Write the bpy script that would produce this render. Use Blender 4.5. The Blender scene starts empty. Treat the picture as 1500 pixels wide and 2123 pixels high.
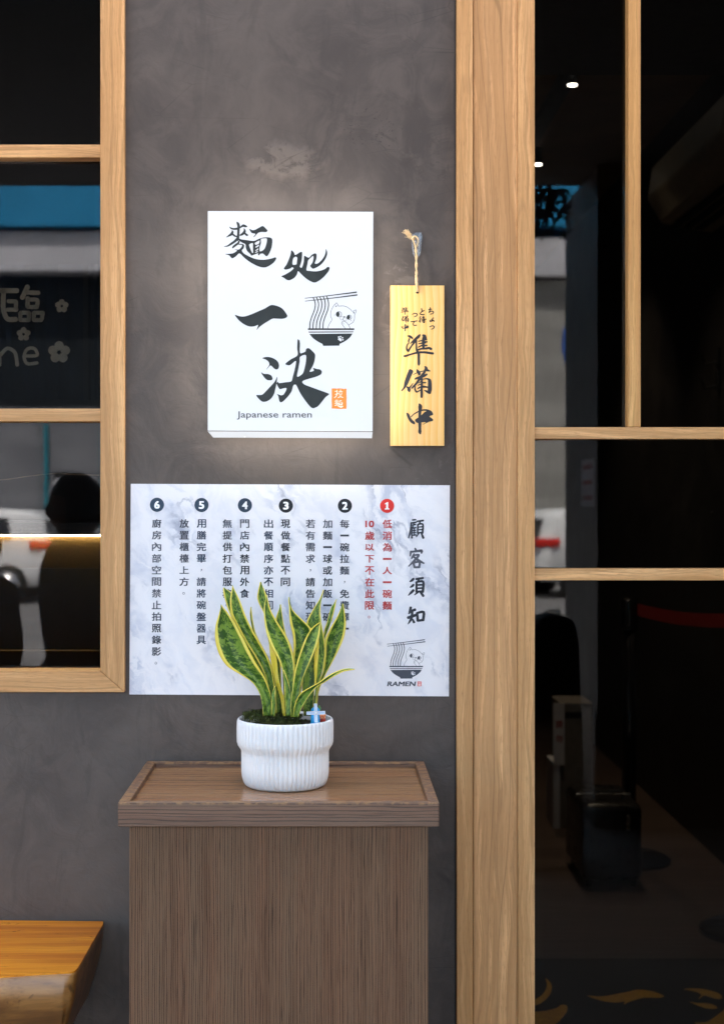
import bpy, bmesh, math, random
from mathutils import Vector, Matrix, noise as mnoise
from mathutils.geometry import tessellate_polygon
random.seed(7)
R = math.radians
SC = bpy.context.scene
COL = SC.collection

# ------------------------------------------------------------------ camera, sky, sun, exposure
cam_d = bpy.data.cameras.new("camera")
cam_d.sensor_fit = 'HORIZONTAL'; cam_d.sensor_width = 36; cam_d.lens = 72
cam_d.shift_x = 69 / 1500; cam_d.shift_y = -26.5 / 1500
cam_d.clip_start = 0.05; cam_d.clip_end = 400
cam_d.dof.use_dof = True; cam_d.dof.focus_distance = 2.88; cam_d.dof.aperture_fstop = 6.3
cam = bpy.data.objects.new("camera", cam_d); COL.objects.link(cam)
cam.location = (0, -3, 1.5); cam.rotation_euler = (R(90), 0, 0)
SC.camera = cam
SC.view_settings.view_transform = 'Standard'; SC.view_settings.look = 'None'
SC.view_settings.gamma = 1; SC.view_settings.exposure = 3.16
SUN_EL = 62
w = bpy.data.worlds.new("World"); SC.world = w; w.use_nodes = True
nt = w.node_tree
sky = nt.nodes.new('ShaderNodeTexSky'); sky.sky_type = 'NISHITA'; sky.sun_disc = False
sky.sun_elevation = R(SUN_EL); sky.sun_rotation = R(0)
bg = nt.nodes['Background']; bg.inputs['Strength'].default_value = 0.15
sky.dust_density = 4.0; sky.air_density = 1.0; sky.ozone_density = 1.0
hs = nt.nodes.new('ShaderNodeHueSaturation'); hs.inputs['Saturation'].default_value = .45
nt.links.new(sky.outputs[0], hs.inputs['Color']); nt.links.new(hs.outputs[0], bg.inputs['Color'])
sd = bpy.data.lights.new("sun", 'SUN'); sd.energy = 5.0; sd.angle = R(0.5); sd.color = (1, .95, .88)
sun = bpy.data.objects.new("sun", sd); COL.objects.link(sun)
sun.rotation_euler = (R(-(90 - SUN_EL)), 0, R(12)); sun.location = (0, 8, 14)
SC.cycles.max_bounces = 8; SC.cycles.diffuse_bounces = 4; SC.cycles.glossy_bounces = 4
SC.cycles.transparent_max_bounces = 12; SC.cycles.transmission_bounces = 6
SC.cycles.caustics_reflective = False; SC.cycles.caustics_refractive = False
SC.cycles.sample_clamp_indirect = 6
SC.cycles.use_adaptive_sampling = False
try: SC.cycles.use_denoising = True
except Exception: pass

# ------------------------------------------------------------------ coordinates
def W(px, py, y=0.0):                 # photo measure -> metres at depth y (wall face is y = 0)
    k = (3 + y) / 3000
    return Vector(((px - 681) * k, y, 1.5 + (1035 - py) * k))
GY = 0.03                             # glass plane
def RW(px, py, dist):                 # place of a street thing seen mirrored in the glass
    zv = 3 + 2 * GY + dist
    return Vector(((px - 681) / 3000 * zv, -dist, 1.5 + (1035 - py) / 3000 * zv))

# ------------------------------------------------------------------ object helpers
ORG = {}
def tag(o, label=None, cat=None, group=None, kind=None):
    if label: o['label'] = label
    if cat: o['category'] = cat
    if group: o['group'] = group
    if kind: o['kind'] = kind
    return o
def thing(name, loc, label, cat, group=None):
    o = bpy.data.objects.new(name, None); COL.objects.link(o); o.location = loc
    o.empty_display_size = .05
    ORG[o.name] = Vector(loc)
    return tag(o, label, cat, group)
def link_mesh(name, me, mat, parent=None, smooth=False):
    o = bpy.data.objects.new(name, me); COL.objects.link(o)
    if mat: me.materials.append(mat)
    if parent is not None:
        org = ORG[parent.name]
        me.transform(Matrix.Translation(-org)); o.parent = parent
        ORG[o.name] = org
        if parent.type == 'MESH':     # a mesh parent already sits at the thing's origin
            pass
    else:
        ORG[o.name] = Vector((0, 0, 0))
    if smooth: me.polygons.foreach_set('use_smooth', [True] * len(me.polygons))
    return o
def obj(name, bm, mat, parent=None, smooth=False):
    bmesh.ops.recalc_face_normals(bm, faces=bm.faces)
    me = bpy.data.meshes.new(name); bm.to_mesh(me); bm.free()
    return link_mesh(name, me, mat, parent, smooth)
def struct(name, bm, mat):
    return tag(obj(name, bm, mat), kind='structure')
def copy_tree(o, parent=None):
    c = o.copy(); COL.objects.link(c); c.parent = parent
    ORG[c.name] = ORG.get(o.name, Vector())
    for ch in list(o.children): copy_tree(ch, c)
    return c
def new(): return bmesh.new()
def box(bm, x0, x1, y0, y1, z0, z1, bev=0, seg=2):
    r = bmesh.ops.create_cube(bm, size=1)
    vs = r['verts']
    for v in vs:
        v.co = Vector((x0 + (x1 - x0) * (v.co.x + .5), y0 + (y1 - y0) * (v.co.y + .5), z0 + (z1 - z0) * (v.co.z + .5)))
    if bev:
        es = list({e for v in vs for e in v.link_edges})
        bmesh.ops.bevel(bm, geom=es, offset=bev, segments=seg, profile=.5, affect='EDGES')
    return bm
def prism(bm, pts, y0, y1, bev=0):    # polygon in x,z pushed from y0 to y1
    a = [bm.verts.new((p[0], y0, p[1])) for p in pts]
    b = [bm.verts.new((p[0], y1, p[1])) for p in pts]
    n = len(pts); fs = [bm.faces.new(a), bm.faces.new(b[::-1])]
    for i in range(n): fs.append(bm.faces.new((a[i], b[i], b[(i + 1) % n], a[(i + 1) % n])))
    if bev:
        es = list({e for f in fs for e in f.edges})
        bmesh.ops.bevel(bm, geom=es, offset=bev, segments=2, profile=.5, affect='EDGES')
    return bm
def prism_x(bm, pts, x0, x1, bev=0):  # polygon in y,z pushed along x
    a = [bm.verts.new((x0, p[0], p[1])) for p in pts]
    b = [bm.verts.new((x1, p[0], p[1])) for p in pts]
    n = len(pts); fs = [bm.faces.new(a), bm.faces.new(b[::-1])]
    for i in range(n): fs.append(bm.faces.new((a[i], b[i], b[(i + 1) % n], a[(i + 1) % n])))
    if bev:
        es = list({e for f in fs for e in f.edges})
        bmesh.ops.bevel(bm, geom=es, offset=bev, segments=2, profile=.5, affect='EDGES')
    return bm
def lathe(bm, prof, c=(0, 0), n=32, mod=None, caps=True):   # prof: (radius, z)
    rings = []
    for j, (r, z) in enumerate(prof):
        ring = []
        for i in range(n):
            a = 2 * math.pi * i / n
            rr = r + (mod(j, a) if mod else 0)
            ring.append(bm.verts.new((c[0] + rr * math.cos(a), c[1] + rr * math.sin(a), z)))
        rings.append(ring)
    for p, q in zip(rings, rings[1:]):
        for i in range(n): bm.faces.new((p[i], p[(i + 1) % n], q[(i + 1) % n], q[i]))
    if caps:
        bm.faces.new(rings[0][::-1]); bm.faces.new(rings[-1])
    return bm
def tube(bm, pts, rad, n=8, caps=True):
    pts = [Vector(p) for p in pts]
    rads = rad if isinstance(rad, (list, tuple)) else [rad] * len(pts)
    up = Vector((.13, .31, .94)); rings = []
    for i, p in enumerate(pts):
        d = (pts[min(i + 1, len(pts) - 1)] - pts[max(i - 1, 0)]).normalized()
        u = d.cross(up).normalized(); v = d.cross(u).normalized()
        rings.append([bm.verts.new(p + (u * math.cos(2 * math.pi * k / n) + v * math.sin(2 * math.pi * k / n)) * rads[i]) for k in range(n)])
    for a, b in zip(rings, rings[1:]):
        for k in range(n): bm.faces.new((a[k], a[(k + 1) % n], b[(k + 1) % n], b[k]))
    if caps: bm.faces.new(rings[0][::-1]); bm.faces.new(rings[-1])
    return bm
def ball(bm, c, r, sx=1, sy=1, sz=1, u=14, v=10):
    m = Matrix.Translation(c) @ Matrix.Diagonal((sx, sy, sz, 1))
    bmesh.ops.create_uvsphere(bm, u_segments=u, v_segments=v, radius=r, matrix=m)
    return bm

# ------------------------------------------------------------------ 2-D lettering helpers
def cr(pts, closed, sub=5):           # centripetal-ish Catmull-Rom through points
    n = len(pts); out = []
    rng = n if closed else n - 1
    for i in range(rng):
        p1 = pts[i]; p2 = pts[(i + 1) % n]
        p0 = pts[(i - 1) % n] if (closed or i > 0) else p1
        p3 = pts[(i + 2) % n] if (closed or i + 2 < n) else p2
        d = len(p1)
        L = math.dist(p1[:2], p2[:2]); La = math.dist(p0[:2], p1[:2]); Lb = math.dist(p2[:2], p3[:2])
        ka = .5 * min(1, L / La) if La > 0 else .5
        kb = .5 * min(1, L / Lb) if Lb > 0 else .5
        for s in range(sub):
            t = s / sub; t2 = t * t; t3 = t2 * t
            h1 = 2 * t3 - 3 * t2 + 1; h2 = -2 * t3 + 3 * t2; h3 = t3 - 2 * t2 + t; h4 = t3 - t2
            out.append(tuple(h1 * p1[k] + h2 * p2[k] + h3 * ka * (p2[k] - p0[k]) + h4 * kb * (p3[k] - p1[k]) for k in range(d)))
    if not closed: out.append(tuple(pts[-1]))
    return out
class Ink:
    """flat print: polygons in photo measure, laid on a plane at depth y"""
    def __init__(s): s.bm = new(); s.k = 0
    def fill(s, loops, fn):
        vs = [[fn(p[0], p[1]) for p in l] for l in loops]
        flat = [v for l in vs for v in l]
        tris = tessellate_polygon([[Vector((p[0], -p[1], 0)) for p in l] for l in loops])
        bv = [s.bm.verts.new(v) for v in flat]
        for t in tris:
            try: s.bm.faces.new([bv[i] for i in t])
            except ValueError: pass
    def stroke(s, pts, fn, sub=5, wmul=1.0):
        c = cr([tuple(p) for p in pts], False, sub) if len(pts) > 2 else [tuple(p) for p in pts]
        L, Rr = [], []
        for i, p in enumerate(c):
            a = c[max(i - 1, 0)]; b = c[min(i + 1, len(c) - 1)]
            dx, dy = b[0] - a[0], b[1] - a[1]; l = math.hypot(dx, dy) or 1
            nx, ny = -dy / l, dx / l; h = p[2] * wmul / 2
            L.append((p[0] + nx * h, p[1] + ny * h)); Rr.append((p[0] - nx * h, p[1] - ny * h))
        def vtx(q): return s.bm.verts.new(fn(q[0], q[1]))
        lv = [vtx(q) for q in L]; rv = [vtx(q) for q in Rr]
        for i in range(len(c) - 1): s.bm.faces.new((lv[i], lv[i + 1], rv[i + 1], rv[i]))
        for e, o, (ea, eb) in ((0, -1, (lv[0], rv[0])), (-1, 1, (rv[-1], lv[-1]))):
            p = c[e]; q = c[1] if e == 0 else c[-2]
            dx, dy = p[0] - q[0], p[1] - q[1]; l = math.hypot(dx, dy) or 1
            dx, dy = dx / l, dy / l; h = p[2] * wmul / 2
            if h <= 0: continue
            arc = []
            for t in range(1, 5):
                a = math.pi * t / 5
                sx = math.cos(a); sy = math.sin(a) * .8
                base = (-dy * sx, dx * sx) if e == -1 else (-(-dy) * sx * -1, -(dx) * sx * -1)
                arc.append((p[0] + base[0] * h + dx * sy * h, p[1] + base[1] * h + dy * sy * h))
            if e == -1: poly = [lv[-1]] + [vtx(q) for q in arc] + [rv[-1]]
            else:
                arc2 = []
                for t in range(1, 5):
                    a = math.pi * t / 5
                    sx = math.cos(a); sy = math.sin(a) * .8
                    arc2.append((p[0] + dy * -sx * h * -1 * -1 + dx * sy * h, p[1] + dx * sx * h + dy * sy * h))
                poly = [rv[0]] + [vtx(q) for q in arc2] + [lv[0]]
            try: s.bm.faces.new(poly)
            except ValueError: pass
    def disc(s, x, y, r, fn, n=24, ry=None):
        ry = ry or r
        s.fill([[(x + r * math.cos(2 * math.pi * i / n), y + ry * math.sin(2 * math.pi * i / n)) for i in range(n)]], fn)
    def ring(s, x, y, r, wd, fn, n=28):
        s.stroke([(x + r * math.cos(2 * math.pi * i / n), y + r * math.sin(2 * math.pi * i / n), wd) for i in range(n + 1)], fn, 1)
    def done(s, name, mat, parent=None):
        bm = s.bm
        me = bpy.data.meshes.new(name); bm.normal_update()
        for f in bm.faces:
            if f.normal.y > 0: f.normal_flip()
        bm.to_mesh(me); bm.free()
        return link_mesh(name, me, mat, parent)
def zmap(ox, oy, sc, y, tf=None):     # zoomed tracing units -> world; tf remaps photo measure first
    cnt = [0]
    def f(x, yy):
        px, py = ox + x / sc, oy + yy / sc
        if tf: px, py = tf(px, py)
        v = W(px, py, y[0] if isinstance(y, list) else y)
        return v
    return f
_tc = {}
def text_mesh(s, bold=0.0):
    key = (s, bold)
    if key not in _tc:
        c = bpy.data.curves.new("lettering", 'FONT'); c.body = s; c.size = 1; c.offset = bold
        c.resolution_u = 3
        o = bpy.data.objects.new("lettering", c); COL.objects.link(o)
        bpy.context.view_layer.update()
        dg = bpy.context.evaluated_depsgraph_get()
        me = bpy.data.meshes.new_from_object(o.evaluated_get(dg))
        vs = [v.co.copy() for v in me.vertices]; fs = [tuple(p.vertices) for p in me.polygons]
        bpy.data.objects.remove(o); bpy.data.curves.remove(c); bpy.data.meshes.remove(me)
        xs = [v.x for v in vs] or [0]; ys = [v.y for v in vs] or [0]
        _tc[key] = (vs, fs, min(xs), max(xs), min(ys), max(ys))
    return _tc[key]
def put_text(ink, s, cx, cy, wpx, hpx, y, fat=.0, shear=0.0, fn=None):   # fit the glyph box into wpx x hpx centred on cx,cy
    vs, fs, x0, x1, y0, y1 = text_mesh(s)
    if not vs: return
    kx = wpx / (x1 - x0) if wpx else None; ky = hpx / (y1 - y0) if hpx else None
    kx = kx or ky; ky = ky or kx
    fn = fn or (lambda a, b: W(a, b, y))
    h = fat / 2
    for q, (ox, oy) in enumerate([(0, 0)] if not fat else [(-h, -h * .6), (h, -h * .6), (-h, h * .6), (h, h * .6), (0, 0)]):
        bv = []
        for v in vs:
            lx = (v.x - (x0 + x1) / 2) * kx; ly = (v.y - (y0 + y1) / 2) * ky
            bv.append(ink.bm.verts.new(fn(cx + lx + shear * ly + ox, cy - ly + oy) + Vector((0, -1.2e-5 * q, 0))))
        for f in fs:
            try: ink.bm.faces.new([bv[i] for i in f])
            except ValueError: pass

# ------------------------------------------------------------------ node helpers
class NT:
    def __init__(s, name):
        s.m = bpy.data.materials.new(name); s.m.use_nodes = True
        s.t = s.m.node_tree; s.b = s.t.nodes['Principled BSDF']; s.out = s.t.nodes['Material Output']
    def set(s, sock, v):
        if isinstance(v, bpy.types.NodeSocket): s.t.links.new(v, sock)
        elif isinstance(v, tuple) and len(v) == 3 and sock.type == 'RGBA': sock.default_value = (*v, 1)
        else: sock.default_value = v
    def n(s, typ, out=0, ins=None, **kw):
        nd = s.t.nodes.new('ShaderNode' + typ)
        for k, v in kw.items(): setattr(nd, k, v)
        for k, v in (ins or {}).items(): s.set(nd.inputs[k], v)
        return nd.outputs[out]
    def co(s, kind='Object'): return s.n('TexCoord', kind)
    def mapp(s, vec, scale=(1, 1, 1), loc=(0, 0, 0), rot=(0, 0, 0)):
        return s.n('Mapping', 0, {'Vector': vec, 'Scale': scale, 'Location': loc, 'Rotation': rot})
    def noise(s, vec, scale, detail=4, rough=.55, dist=0, out='Fac'):
        return s.n('TexNoise', out, {'Vector': vec, 'Scale': scale, 'Detail': detail, 'Roughness': rough, 'Distortion': dist})
    def math(s, op, a, b=0.0, c=None, clamp=False):
        nd = s.t.nodes.new('ShaderNodeMath'); nd.operation = op; nd.use_clamp = clamp
        s.set(nd.inputs[0], a); s.set(nd.inputs[1], b)
        if c is not None: s.set(nd.inputs[2], c)
        return nd.outputs[0]
    def mr(s, v, a, b, c=0.0, d=1.0, smooth=True):
        return s.n('MapRange', 0, {'Value': v, 'From Min': a, 'From Max': b, 'To Min': c, 'To Max': d}, interpolation_type='SMOOTHSTEP' if smooth else 'LINEAR')
    def mix(s, f, a, b, blend='MIX'):
        nd = s.t.nodes.new('ShaderNodeMix'); nd.data_type = 'RGBA'; nd.blend_type = blend
        s.set(nd.inputs[0], f); s.set(nd.inputs[6], a); s.set(nd.inputs[7], b)
        return nd.outputs[2]
    def ramp(s, f, stops):
        nd = s.t.nodes.new('ShaderNodeValToRGB'); el = nd.color_ramp.elements
        while len(el) < len(stops): el.new(.5)
        for e, (p, c) in zip(el, stops): e.position = p; e.color = (*c, 1)
        s.set(nd.inputs[0], f); return nd.outputs[0]
    def sep(s, vec):
        nd = s.t.nodes.new('ShaderNodeSeparateXYZ'); s.set(nd.inputs[0], vec); return nd.outputs
    def comb(s, x, y, z): return s.n('CombineXYZ', 0, {'X': x, 'Y': y, 'Z': z})
    def bump(s, h, strength=.3, dist=.002, normal=None):
        ins = {'Height': h, 'Strength': strength, 'Distance': dist}
        if normal is not None: ins['Normal'] = normal
        return s.n('Bump', 0, ins)
    def fin(s, color=None, rough=None, normal=None, spec=None, **kw):
        if color is not None: s.set(s.b.inputs['Base Color'], color)
        if rough is not None: s.set(s.b.inputs['Roughness'], rough)
        if normal is not None: s.set(s.b.inputs['Normal'], normal)
        if spec is not None: s.set(s.b.inputs['Specular IOR Level'], spec)
        for k, v in kw.items(): s.set(s.b.inputs[k.replace('_', ' ')], v)
        return s.m
def plain(name, col, rough=.5, spec=.5, var=.12, scale=30, metallic=0.0, bump=0.0):
    t = NT(name); n = t.noise(t.co(), scale, 4)
    c = t.mix(t.mr(n, .3, .7), tuple(x * (1 - var) for x in col), tuple(min(1, x * (1 + var)) for x in col))
    nm = t.bump(n, bump, .002) if bump else None
    r = t.mr(n, .3, .7, max(0, rough - .06), min(1, rough + .06))
    return t.fin(c, r, nm, spec, Metallic=metallic)
def emitter(name, col, st, base=(.55, .55, .56)):
    t = NT(name); t.fin(base, .45)
    t.set(t.b.inputs['Emission Color'], col); t.b.inputs['Emission Strength'].default_value = st
    return t.m

def wood_oak(name, axis, light=(.80, .462, .205), dark=(.57, .292, .108), cathedral=0.0, seed=0.0, warm=1.0):
    """pale oak laminate; axis = grain direction 0 x, 2 z"""
    t = NT(name); co = t.co(); p = t.mapp(co, loc=(seed, seed * .7, seed * 1.3))
    sx = t.sep(p); g = sx[axis]; a = sx[0 if axis == 2 else 2]; yy = sx[1]
    a = t.math('ADD', a, t.math('MULTIPLY', yy, .8))
    warp = t.noise(t.comb(t.math('MULTIPLY', a, 3), 0.0, t.math('MULTIPLY', g, 1.6)), 2.2, 2)
    a2 = t.math('ADD', a, t.math('MULTIPLY', t.math('SUBTRACT', warp, .5), .045))
    broad = t.noise(t.comb(t.math('MULTIPLY', a2, 42), 0.0, t.math('MULTIPLY', g, .9)), 1, 4, .6)
    fine = t.noise(t.comb(t.math('MULTIPLY', a2, 420), 0.0, t.math('MULTIPLY', g, 9)), 1, 3, .6)
    pore = t.noise(t.comb(t.math('MULTIPLY', a, 900), 0.0, t.math('MULTIPLY', g, 45)), 1, 2, .5)
    mid = t.noise(t.comb(t.math('MULTIPLY', a2, 150), 3.0, t.math('MULTIPLY', g, 3.2)), 1, 4, .65)
    tone = t.noise(t.comb(t.math('MULTIPLY', a, 11), 7.0, t.math('MULTIPLY', g, .5)), 1, 2, .5)
    c = t.mix(t.mr(broad, .36, .64), light, dark)
    c = t.mix(t.mr(tone, .42, .62, 0, .45), c, tuple(x * .72 for x in dark))
    c = t.mix(t.mr(mid, .48, .62, 0, .7), c, tuple(x * .62 for x in dark))
    c = t.mix(t.mr(mid, .46, .32, 0, .4), c, tuple(min(1, x * 1.12) for x in light))
    c = t.mix(t.mr(fine, .42, .7, 0, .5), c, tuple(x * .62 for x in dark))
    c = t.mix(t.mr(pore, .56, .68, 0, .6), c, (dark[0] * .5, dark[1] * .44, dark[2] * .38))
    # long dark growth lines
    w2 = t.noise(t.comb(t.math('MULTIPLY', a, 7), 0.0, t.math('MULTIPLY', g, .75)), 1, 1.5, .5)
    lv = t.math('FRACT', t.math('MULTIPLY', t.math('ADD', w2, t.math('MULTIPLY', a, 4.2)), 6.5))
    d = t.math('ABSOLUTE', t.math('SUBTRACT', lv, .5))
    c = t.mix(t.mr(lv, .5, .95, .42 + cathedral * .5, 0), c, tuple(x * .78 for x in dark))
    c = t.mix(t.mr(d, .034, .004, 0, .26 + cathedral * .9), c, tuple(x * .42 for x in dark))
    nm = t.bump(t.math('ADD', pore, fine), .12, .0006)
    return t.fin(c, t.mr(fine, .3, .7, .42, .55), nm, .35)

M = {}
M['oak_v'] = wood_oak('oak_grain_upright', 2)
M['oak_v2'] = wood_oak('oak_grain_upright_figured', 2, light=(.82, .46, .205), dark=(.56, .285, .110), cathedral=.4, seed=3.1)
M['oak_h'] = wood_oak('oak_grain_level', 0, seed=1.7)
M['oak_m'] = wood_oak('oak_grain_mullion', 2, light=(.80, .47, .18), dark=(.62, .31, .10), seed=5.2)

def plaster():
    t = NT('grey_trowelled_plaster'); co = t.co()
    n1 = t.noise(co, 2.2, 5, .6, .8); n2 = t.noise(co, 9, 6, .65, 1.2); n3 = t.noise(co, 60, 5, .6)
    st = t.noise(t.mapp(co, (14, 1, 5), rot=(0, R(25), 0)), 1, 5, .65, 1.5)
    c = t.ramp(t.mr(n1, .25, .75), [(0, (.076, .069, .067)), (.5, (.112, .102, .097)), (1, (.155, .143, .134))])
    c = t.mix(t.mr(n2, .4, .66, 0, .6), c, (.165, .152, .143))
    c = t.mix(t.mr(st, .52, .66, 0, .32), c, (.074, .068, .067))
    c = t.mix(t.mr(n3, .6, .75, 0, .25), c, (.17, .16, .15))
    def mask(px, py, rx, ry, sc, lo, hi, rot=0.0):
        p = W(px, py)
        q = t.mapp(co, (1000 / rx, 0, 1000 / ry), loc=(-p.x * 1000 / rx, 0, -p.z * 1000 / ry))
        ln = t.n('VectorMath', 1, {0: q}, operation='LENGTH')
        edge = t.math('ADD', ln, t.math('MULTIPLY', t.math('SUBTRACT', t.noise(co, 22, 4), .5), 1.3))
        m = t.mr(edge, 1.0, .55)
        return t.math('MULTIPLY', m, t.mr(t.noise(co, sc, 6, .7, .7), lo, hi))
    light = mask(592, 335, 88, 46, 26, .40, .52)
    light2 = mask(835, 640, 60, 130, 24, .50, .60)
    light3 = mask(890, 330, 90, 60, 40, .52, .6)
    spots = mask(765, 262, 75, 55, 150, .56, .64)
    pale_patch = mask(420, 180, 190, 110, 6, .4, .6)  # broad patch blended slightly toward a paler grey, broken by noise
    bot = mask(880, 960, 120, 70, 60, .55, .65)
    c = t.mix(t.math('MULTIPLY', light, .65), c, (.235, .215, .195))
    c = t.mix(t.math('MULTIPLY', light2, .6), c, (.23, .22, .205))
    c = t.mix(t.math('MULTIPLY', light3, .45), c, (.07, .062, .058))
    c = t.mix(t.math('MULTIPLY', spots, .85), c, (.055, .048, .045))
    c = t.mix(t.math('MULTIPLY', pale_patch, .3), c, (.15, .14, .13))
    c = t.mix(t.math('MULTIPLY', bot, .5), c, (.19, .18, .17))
    # thin trowel scratches
    v = t.n('TexVoronoi', 'Distance', {'Vector': t.mapp(co, (3, 1, 7), rot=(0, R(-35), 0)), 'Scale': 2.4}, feature='DISTANCE_TO_EDGE')
    v2 = t.math('MULTIPLY', t.mr(v, .012, .0), t.mr(t.noise(co, 5, 3), .5, .62))
    c = t.mix(t.math('MULTIPLY', v2, .5), c, (.06, .054, .053))
    h = t.math('ADD', t.math('MULTIPLY', n2, 1.0), t.math('ADD', t.math('MULTIPLY', n3, .25), t.math('MULTIPLY', light, .9)))
    c = t.mix(1.0, c, (.675, .595, .545), 'MULTIPLY')
    nm = t.bump(h, .55, .005)
    return t.fin(c, t.mr(n2, .3, .7, .5, .68), nm, .3)
M['plaster'] = plaster()

def veneer(name, axis, per, base, line, rough, contrast=1.0, spec=.4, pink=.5, worn=None):
    t = NT(name); co = t.co(); sx = t.sep(co); g = sx[axis]; a = sx[2] if axis == 0 else sx[0]
    if axis == 0: a = t.math('ADD', sx[2], sx[1])
    else: a = t.math('ADD', sx[0], t.math('MULTIPLY', sx[1], .6))
    wv = t.noise(t.comb(t.math('MULTIPLY', a, 60), 0.0, t.math('MULTIPLY', g, 7)), 1, 3, .6)
    wv2 = t.noise(t.comb(t.math('MULTIPLY', a, 8), 0.0, t.math('MULTIPLY', g, 2.5)), 1, 2, .5)
    ph = t.math('ADD', t.math('DIVIDE', a, per), t.math('ADD', t.math('MULTIPLY', wv, 1.1), t.math('MULTIPLY', wv2, 2.2)))
    s = t.math('SINE', t.math('MULTIPLY', ph, 6.2832))
    fine = t.noise(t.comb(t.math('MULTIPLY', a, 900), 0.0, t.math('MULTIPLY', g, 20)), 1, 3, .6)
    big = t.noise(t.comb(t.math('MULTIPLY', a, 16), 0.0, t.math('MULTIPLY', g, 1.0)), 1, 3)
    c = t.mix(t.mr(big, .35, .7), base, tuple(x * y for x, y in zip(base, (1.1, .92, .86))))
    c = t.mix(t.mr(fine, .3, .7, 0, .45), c, tuple(x * 1.35 for x in base))
    c = t.mix(t.mr(fine, .55, .75, 0, .35), c, line)
    s2 = t.math('SINE', t.math('MULTIPLY', t.math('ADD', t.math('MULTIPLY', ph, 1.63), wv2), 6.2832))
    lm = t.math('MULTIPLY', t.mr(t.math('ADD', t.math('MULTIPLY', s, .7), t.math('MULTIPLY', s2, .45)), .15, .85, 0, .9 * contrast), t.mr(wv, .25, .5, .35, 1))
    tone = t.noise(t.comb(t.math('MULTIPLY', a, 34), 5.0, t.math('MULTIPLY', g, 1.4)), 1, 4, .65)
    c = t.mix(t.mr(tone, .48, .68, 0, .5), c, tuple(x * y for x, y in zip(base, (.62, .52, .48))))
    c = t.mix(t.mr(tone, .46, .34, 0, .35), c, tuple(x * y for x, y in zip(base, (1.3, 1.28, 1.25))))
    c = t.mix(lm, c, line)
    dash = t.noise(t.comb(t.math('MULTIPLY', a, 300), 2.0, t.math('MULTIPLY', g, 7)), 1, 2, .5)
    c = t.mix(t.mr(dash, .60, .70, 0, .6 * contrast), c, tuple(x * .7 for x in line))
    c = t.mix(t.mr(dash, .40, .30, 0, .5 * contrast), c, tuple(x * 1.25 for x in base))
    n = t.noise(t.mapp(co, (1, 1, 1)), 260, 2)
    c = t.mix(t.mr(n, .74, .78, 0, .5), c, tuple(x * 2.2 for x in base))
    if worn is not None:               # chipped, rubbed edges of the tray
        zz = t.mr(sx[2], worn - .0055, worn - .0012)
        e = t.math('MULTIPLY', zz, t.mr(t.noise(co, 60, 5, .7), .46, .58))
        e2 = t.math('MULTIPLY', t.mr(sx[2], worn - .028, worn), t.mr(t.noise(t.mapp(co, (260, 60, 9)), 1, 3, .7), .68, .74))
        c = t.mix(t.math('MULTIPLY', e, .6), c, (.36, .20, .085))
        c = t.mix(t.math('MULTIPLY', e2, .6), c, (.40, .33, .27))
    nm = t.bump(t.math('SUBTRACT', fine, lm), .25, .0008)
    return t.fin(c, rough, nm, spec)
M['cab_body'] = veneer('dark_ribbed_veneer', 2, .0040, (.158, .094, .056), (.024, .013, .009), .65, spec=.15)
M['cab_rim'] = veneer('dark_rim_veneer', 0, .0062, (.155, .091, .058), (.045, .025, .017), .5, worn=.0)
M['cab_top'] = veneer('tray_panel_veneer', 0, .013, (.30, .165, .078), (.15, .078, .036), .17, .8, spec=.5)

def pine():
    t = NT('yellow_pine'); co = t.co(); sx = t.sep(co)
    wv = t.noise(t.comb(t.math('MULTIPLY', sx[0], 14), 0.0, t.math('MULTIPLY', sx[2], 3)), 1, 2)
    ph = t.math('ADD', t.math('MULTIPLY', sx[0], 78), t.math('MULTIPLY', wv, 3.4))
    s = t.math('FRACT', ph)
    c = t.mix(t.mr(s, .0, .95, smooth=False), (.84, .53, .205), (.80, .42, .105))
    big = t.noise(t.comb(t.math('MULTIPLY', sx[0], 22), 0.0, t.math('MULTIPLY', sx[2], 1.2)), 1, 2)
    c = t.mix(t.mr(big, .5, .72, 0, .6), c, (.80, .49, .24))
    f = t.noise(t.comb(t.math('MULTIPLY', sx[0], 500), 0.0, t.math('MULTIPLY', sx[2], 8)), 1, 2)
    c = t.mix(t.mr(f, .5, .8, 0, .2), c, (.6, .33, .1))
    return t.fin(c, .45, t.bump(f, .1, .0004), .35)
M['pine'] = pine()

def marble():
    t = NT('printed_marble'); co = t.co()
    p = t.mapp(co, (1, 0, 1), rot=(0, R(28), 0))
    w1 = t.noise(p, 5, 6, .62, out='Color')
    pw = t.n('VectorMath', 0, {0: p, 1: t.n('VectorMath', 0, {0: w1, 'Scale': .16}, operation='SCALE')}, operation='ADD')
    n = t.noise(t.mapp(pw, (9, 1, 3.2)), 1.0, 5, .55)
    vein = t.mr(t.math('ABSOLUTE', t.math('SUBTRACT', n, .5)), .028, 0)
    area = t.mr(t.noise(p, 6.5, 4, .6), .46, .66)
    n2 = t.noise(t.mapp(pw, (22, 1, 10)), 1, 6, .65, 1.0)
    c = t.mix(t.mr(n2, .42, .72, 0, .7), (.79, .77, .79), (.66, .665, .73))
    c = t.mix(t.math('MULTIPLY', area, t.mr(n2, .42, .62, 0, .75)), c, (.42, .45, .56))
    c = t.mix(t.math('MULTIPLY', vein, t.math('MULTIPLY', area, .8)), c, (.27, .29, .38))
    return t.fin(c, .42, None, .3)
M['marble'] = marble()
def ink(name, col, col2=None, sc=14, rough=.5):
    t = NT(name); n = t.noise(t.co(), sc, 2)
    return t.fin(t.mix(t.mr(n, .4, .62), col, col2 or tuple(x * 1.2 for x in col)), rough, None, .3)
M['ink_sign'] = ink('black_sign_film', (.022, .026, .025), (.032, .038, .036))
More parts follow.
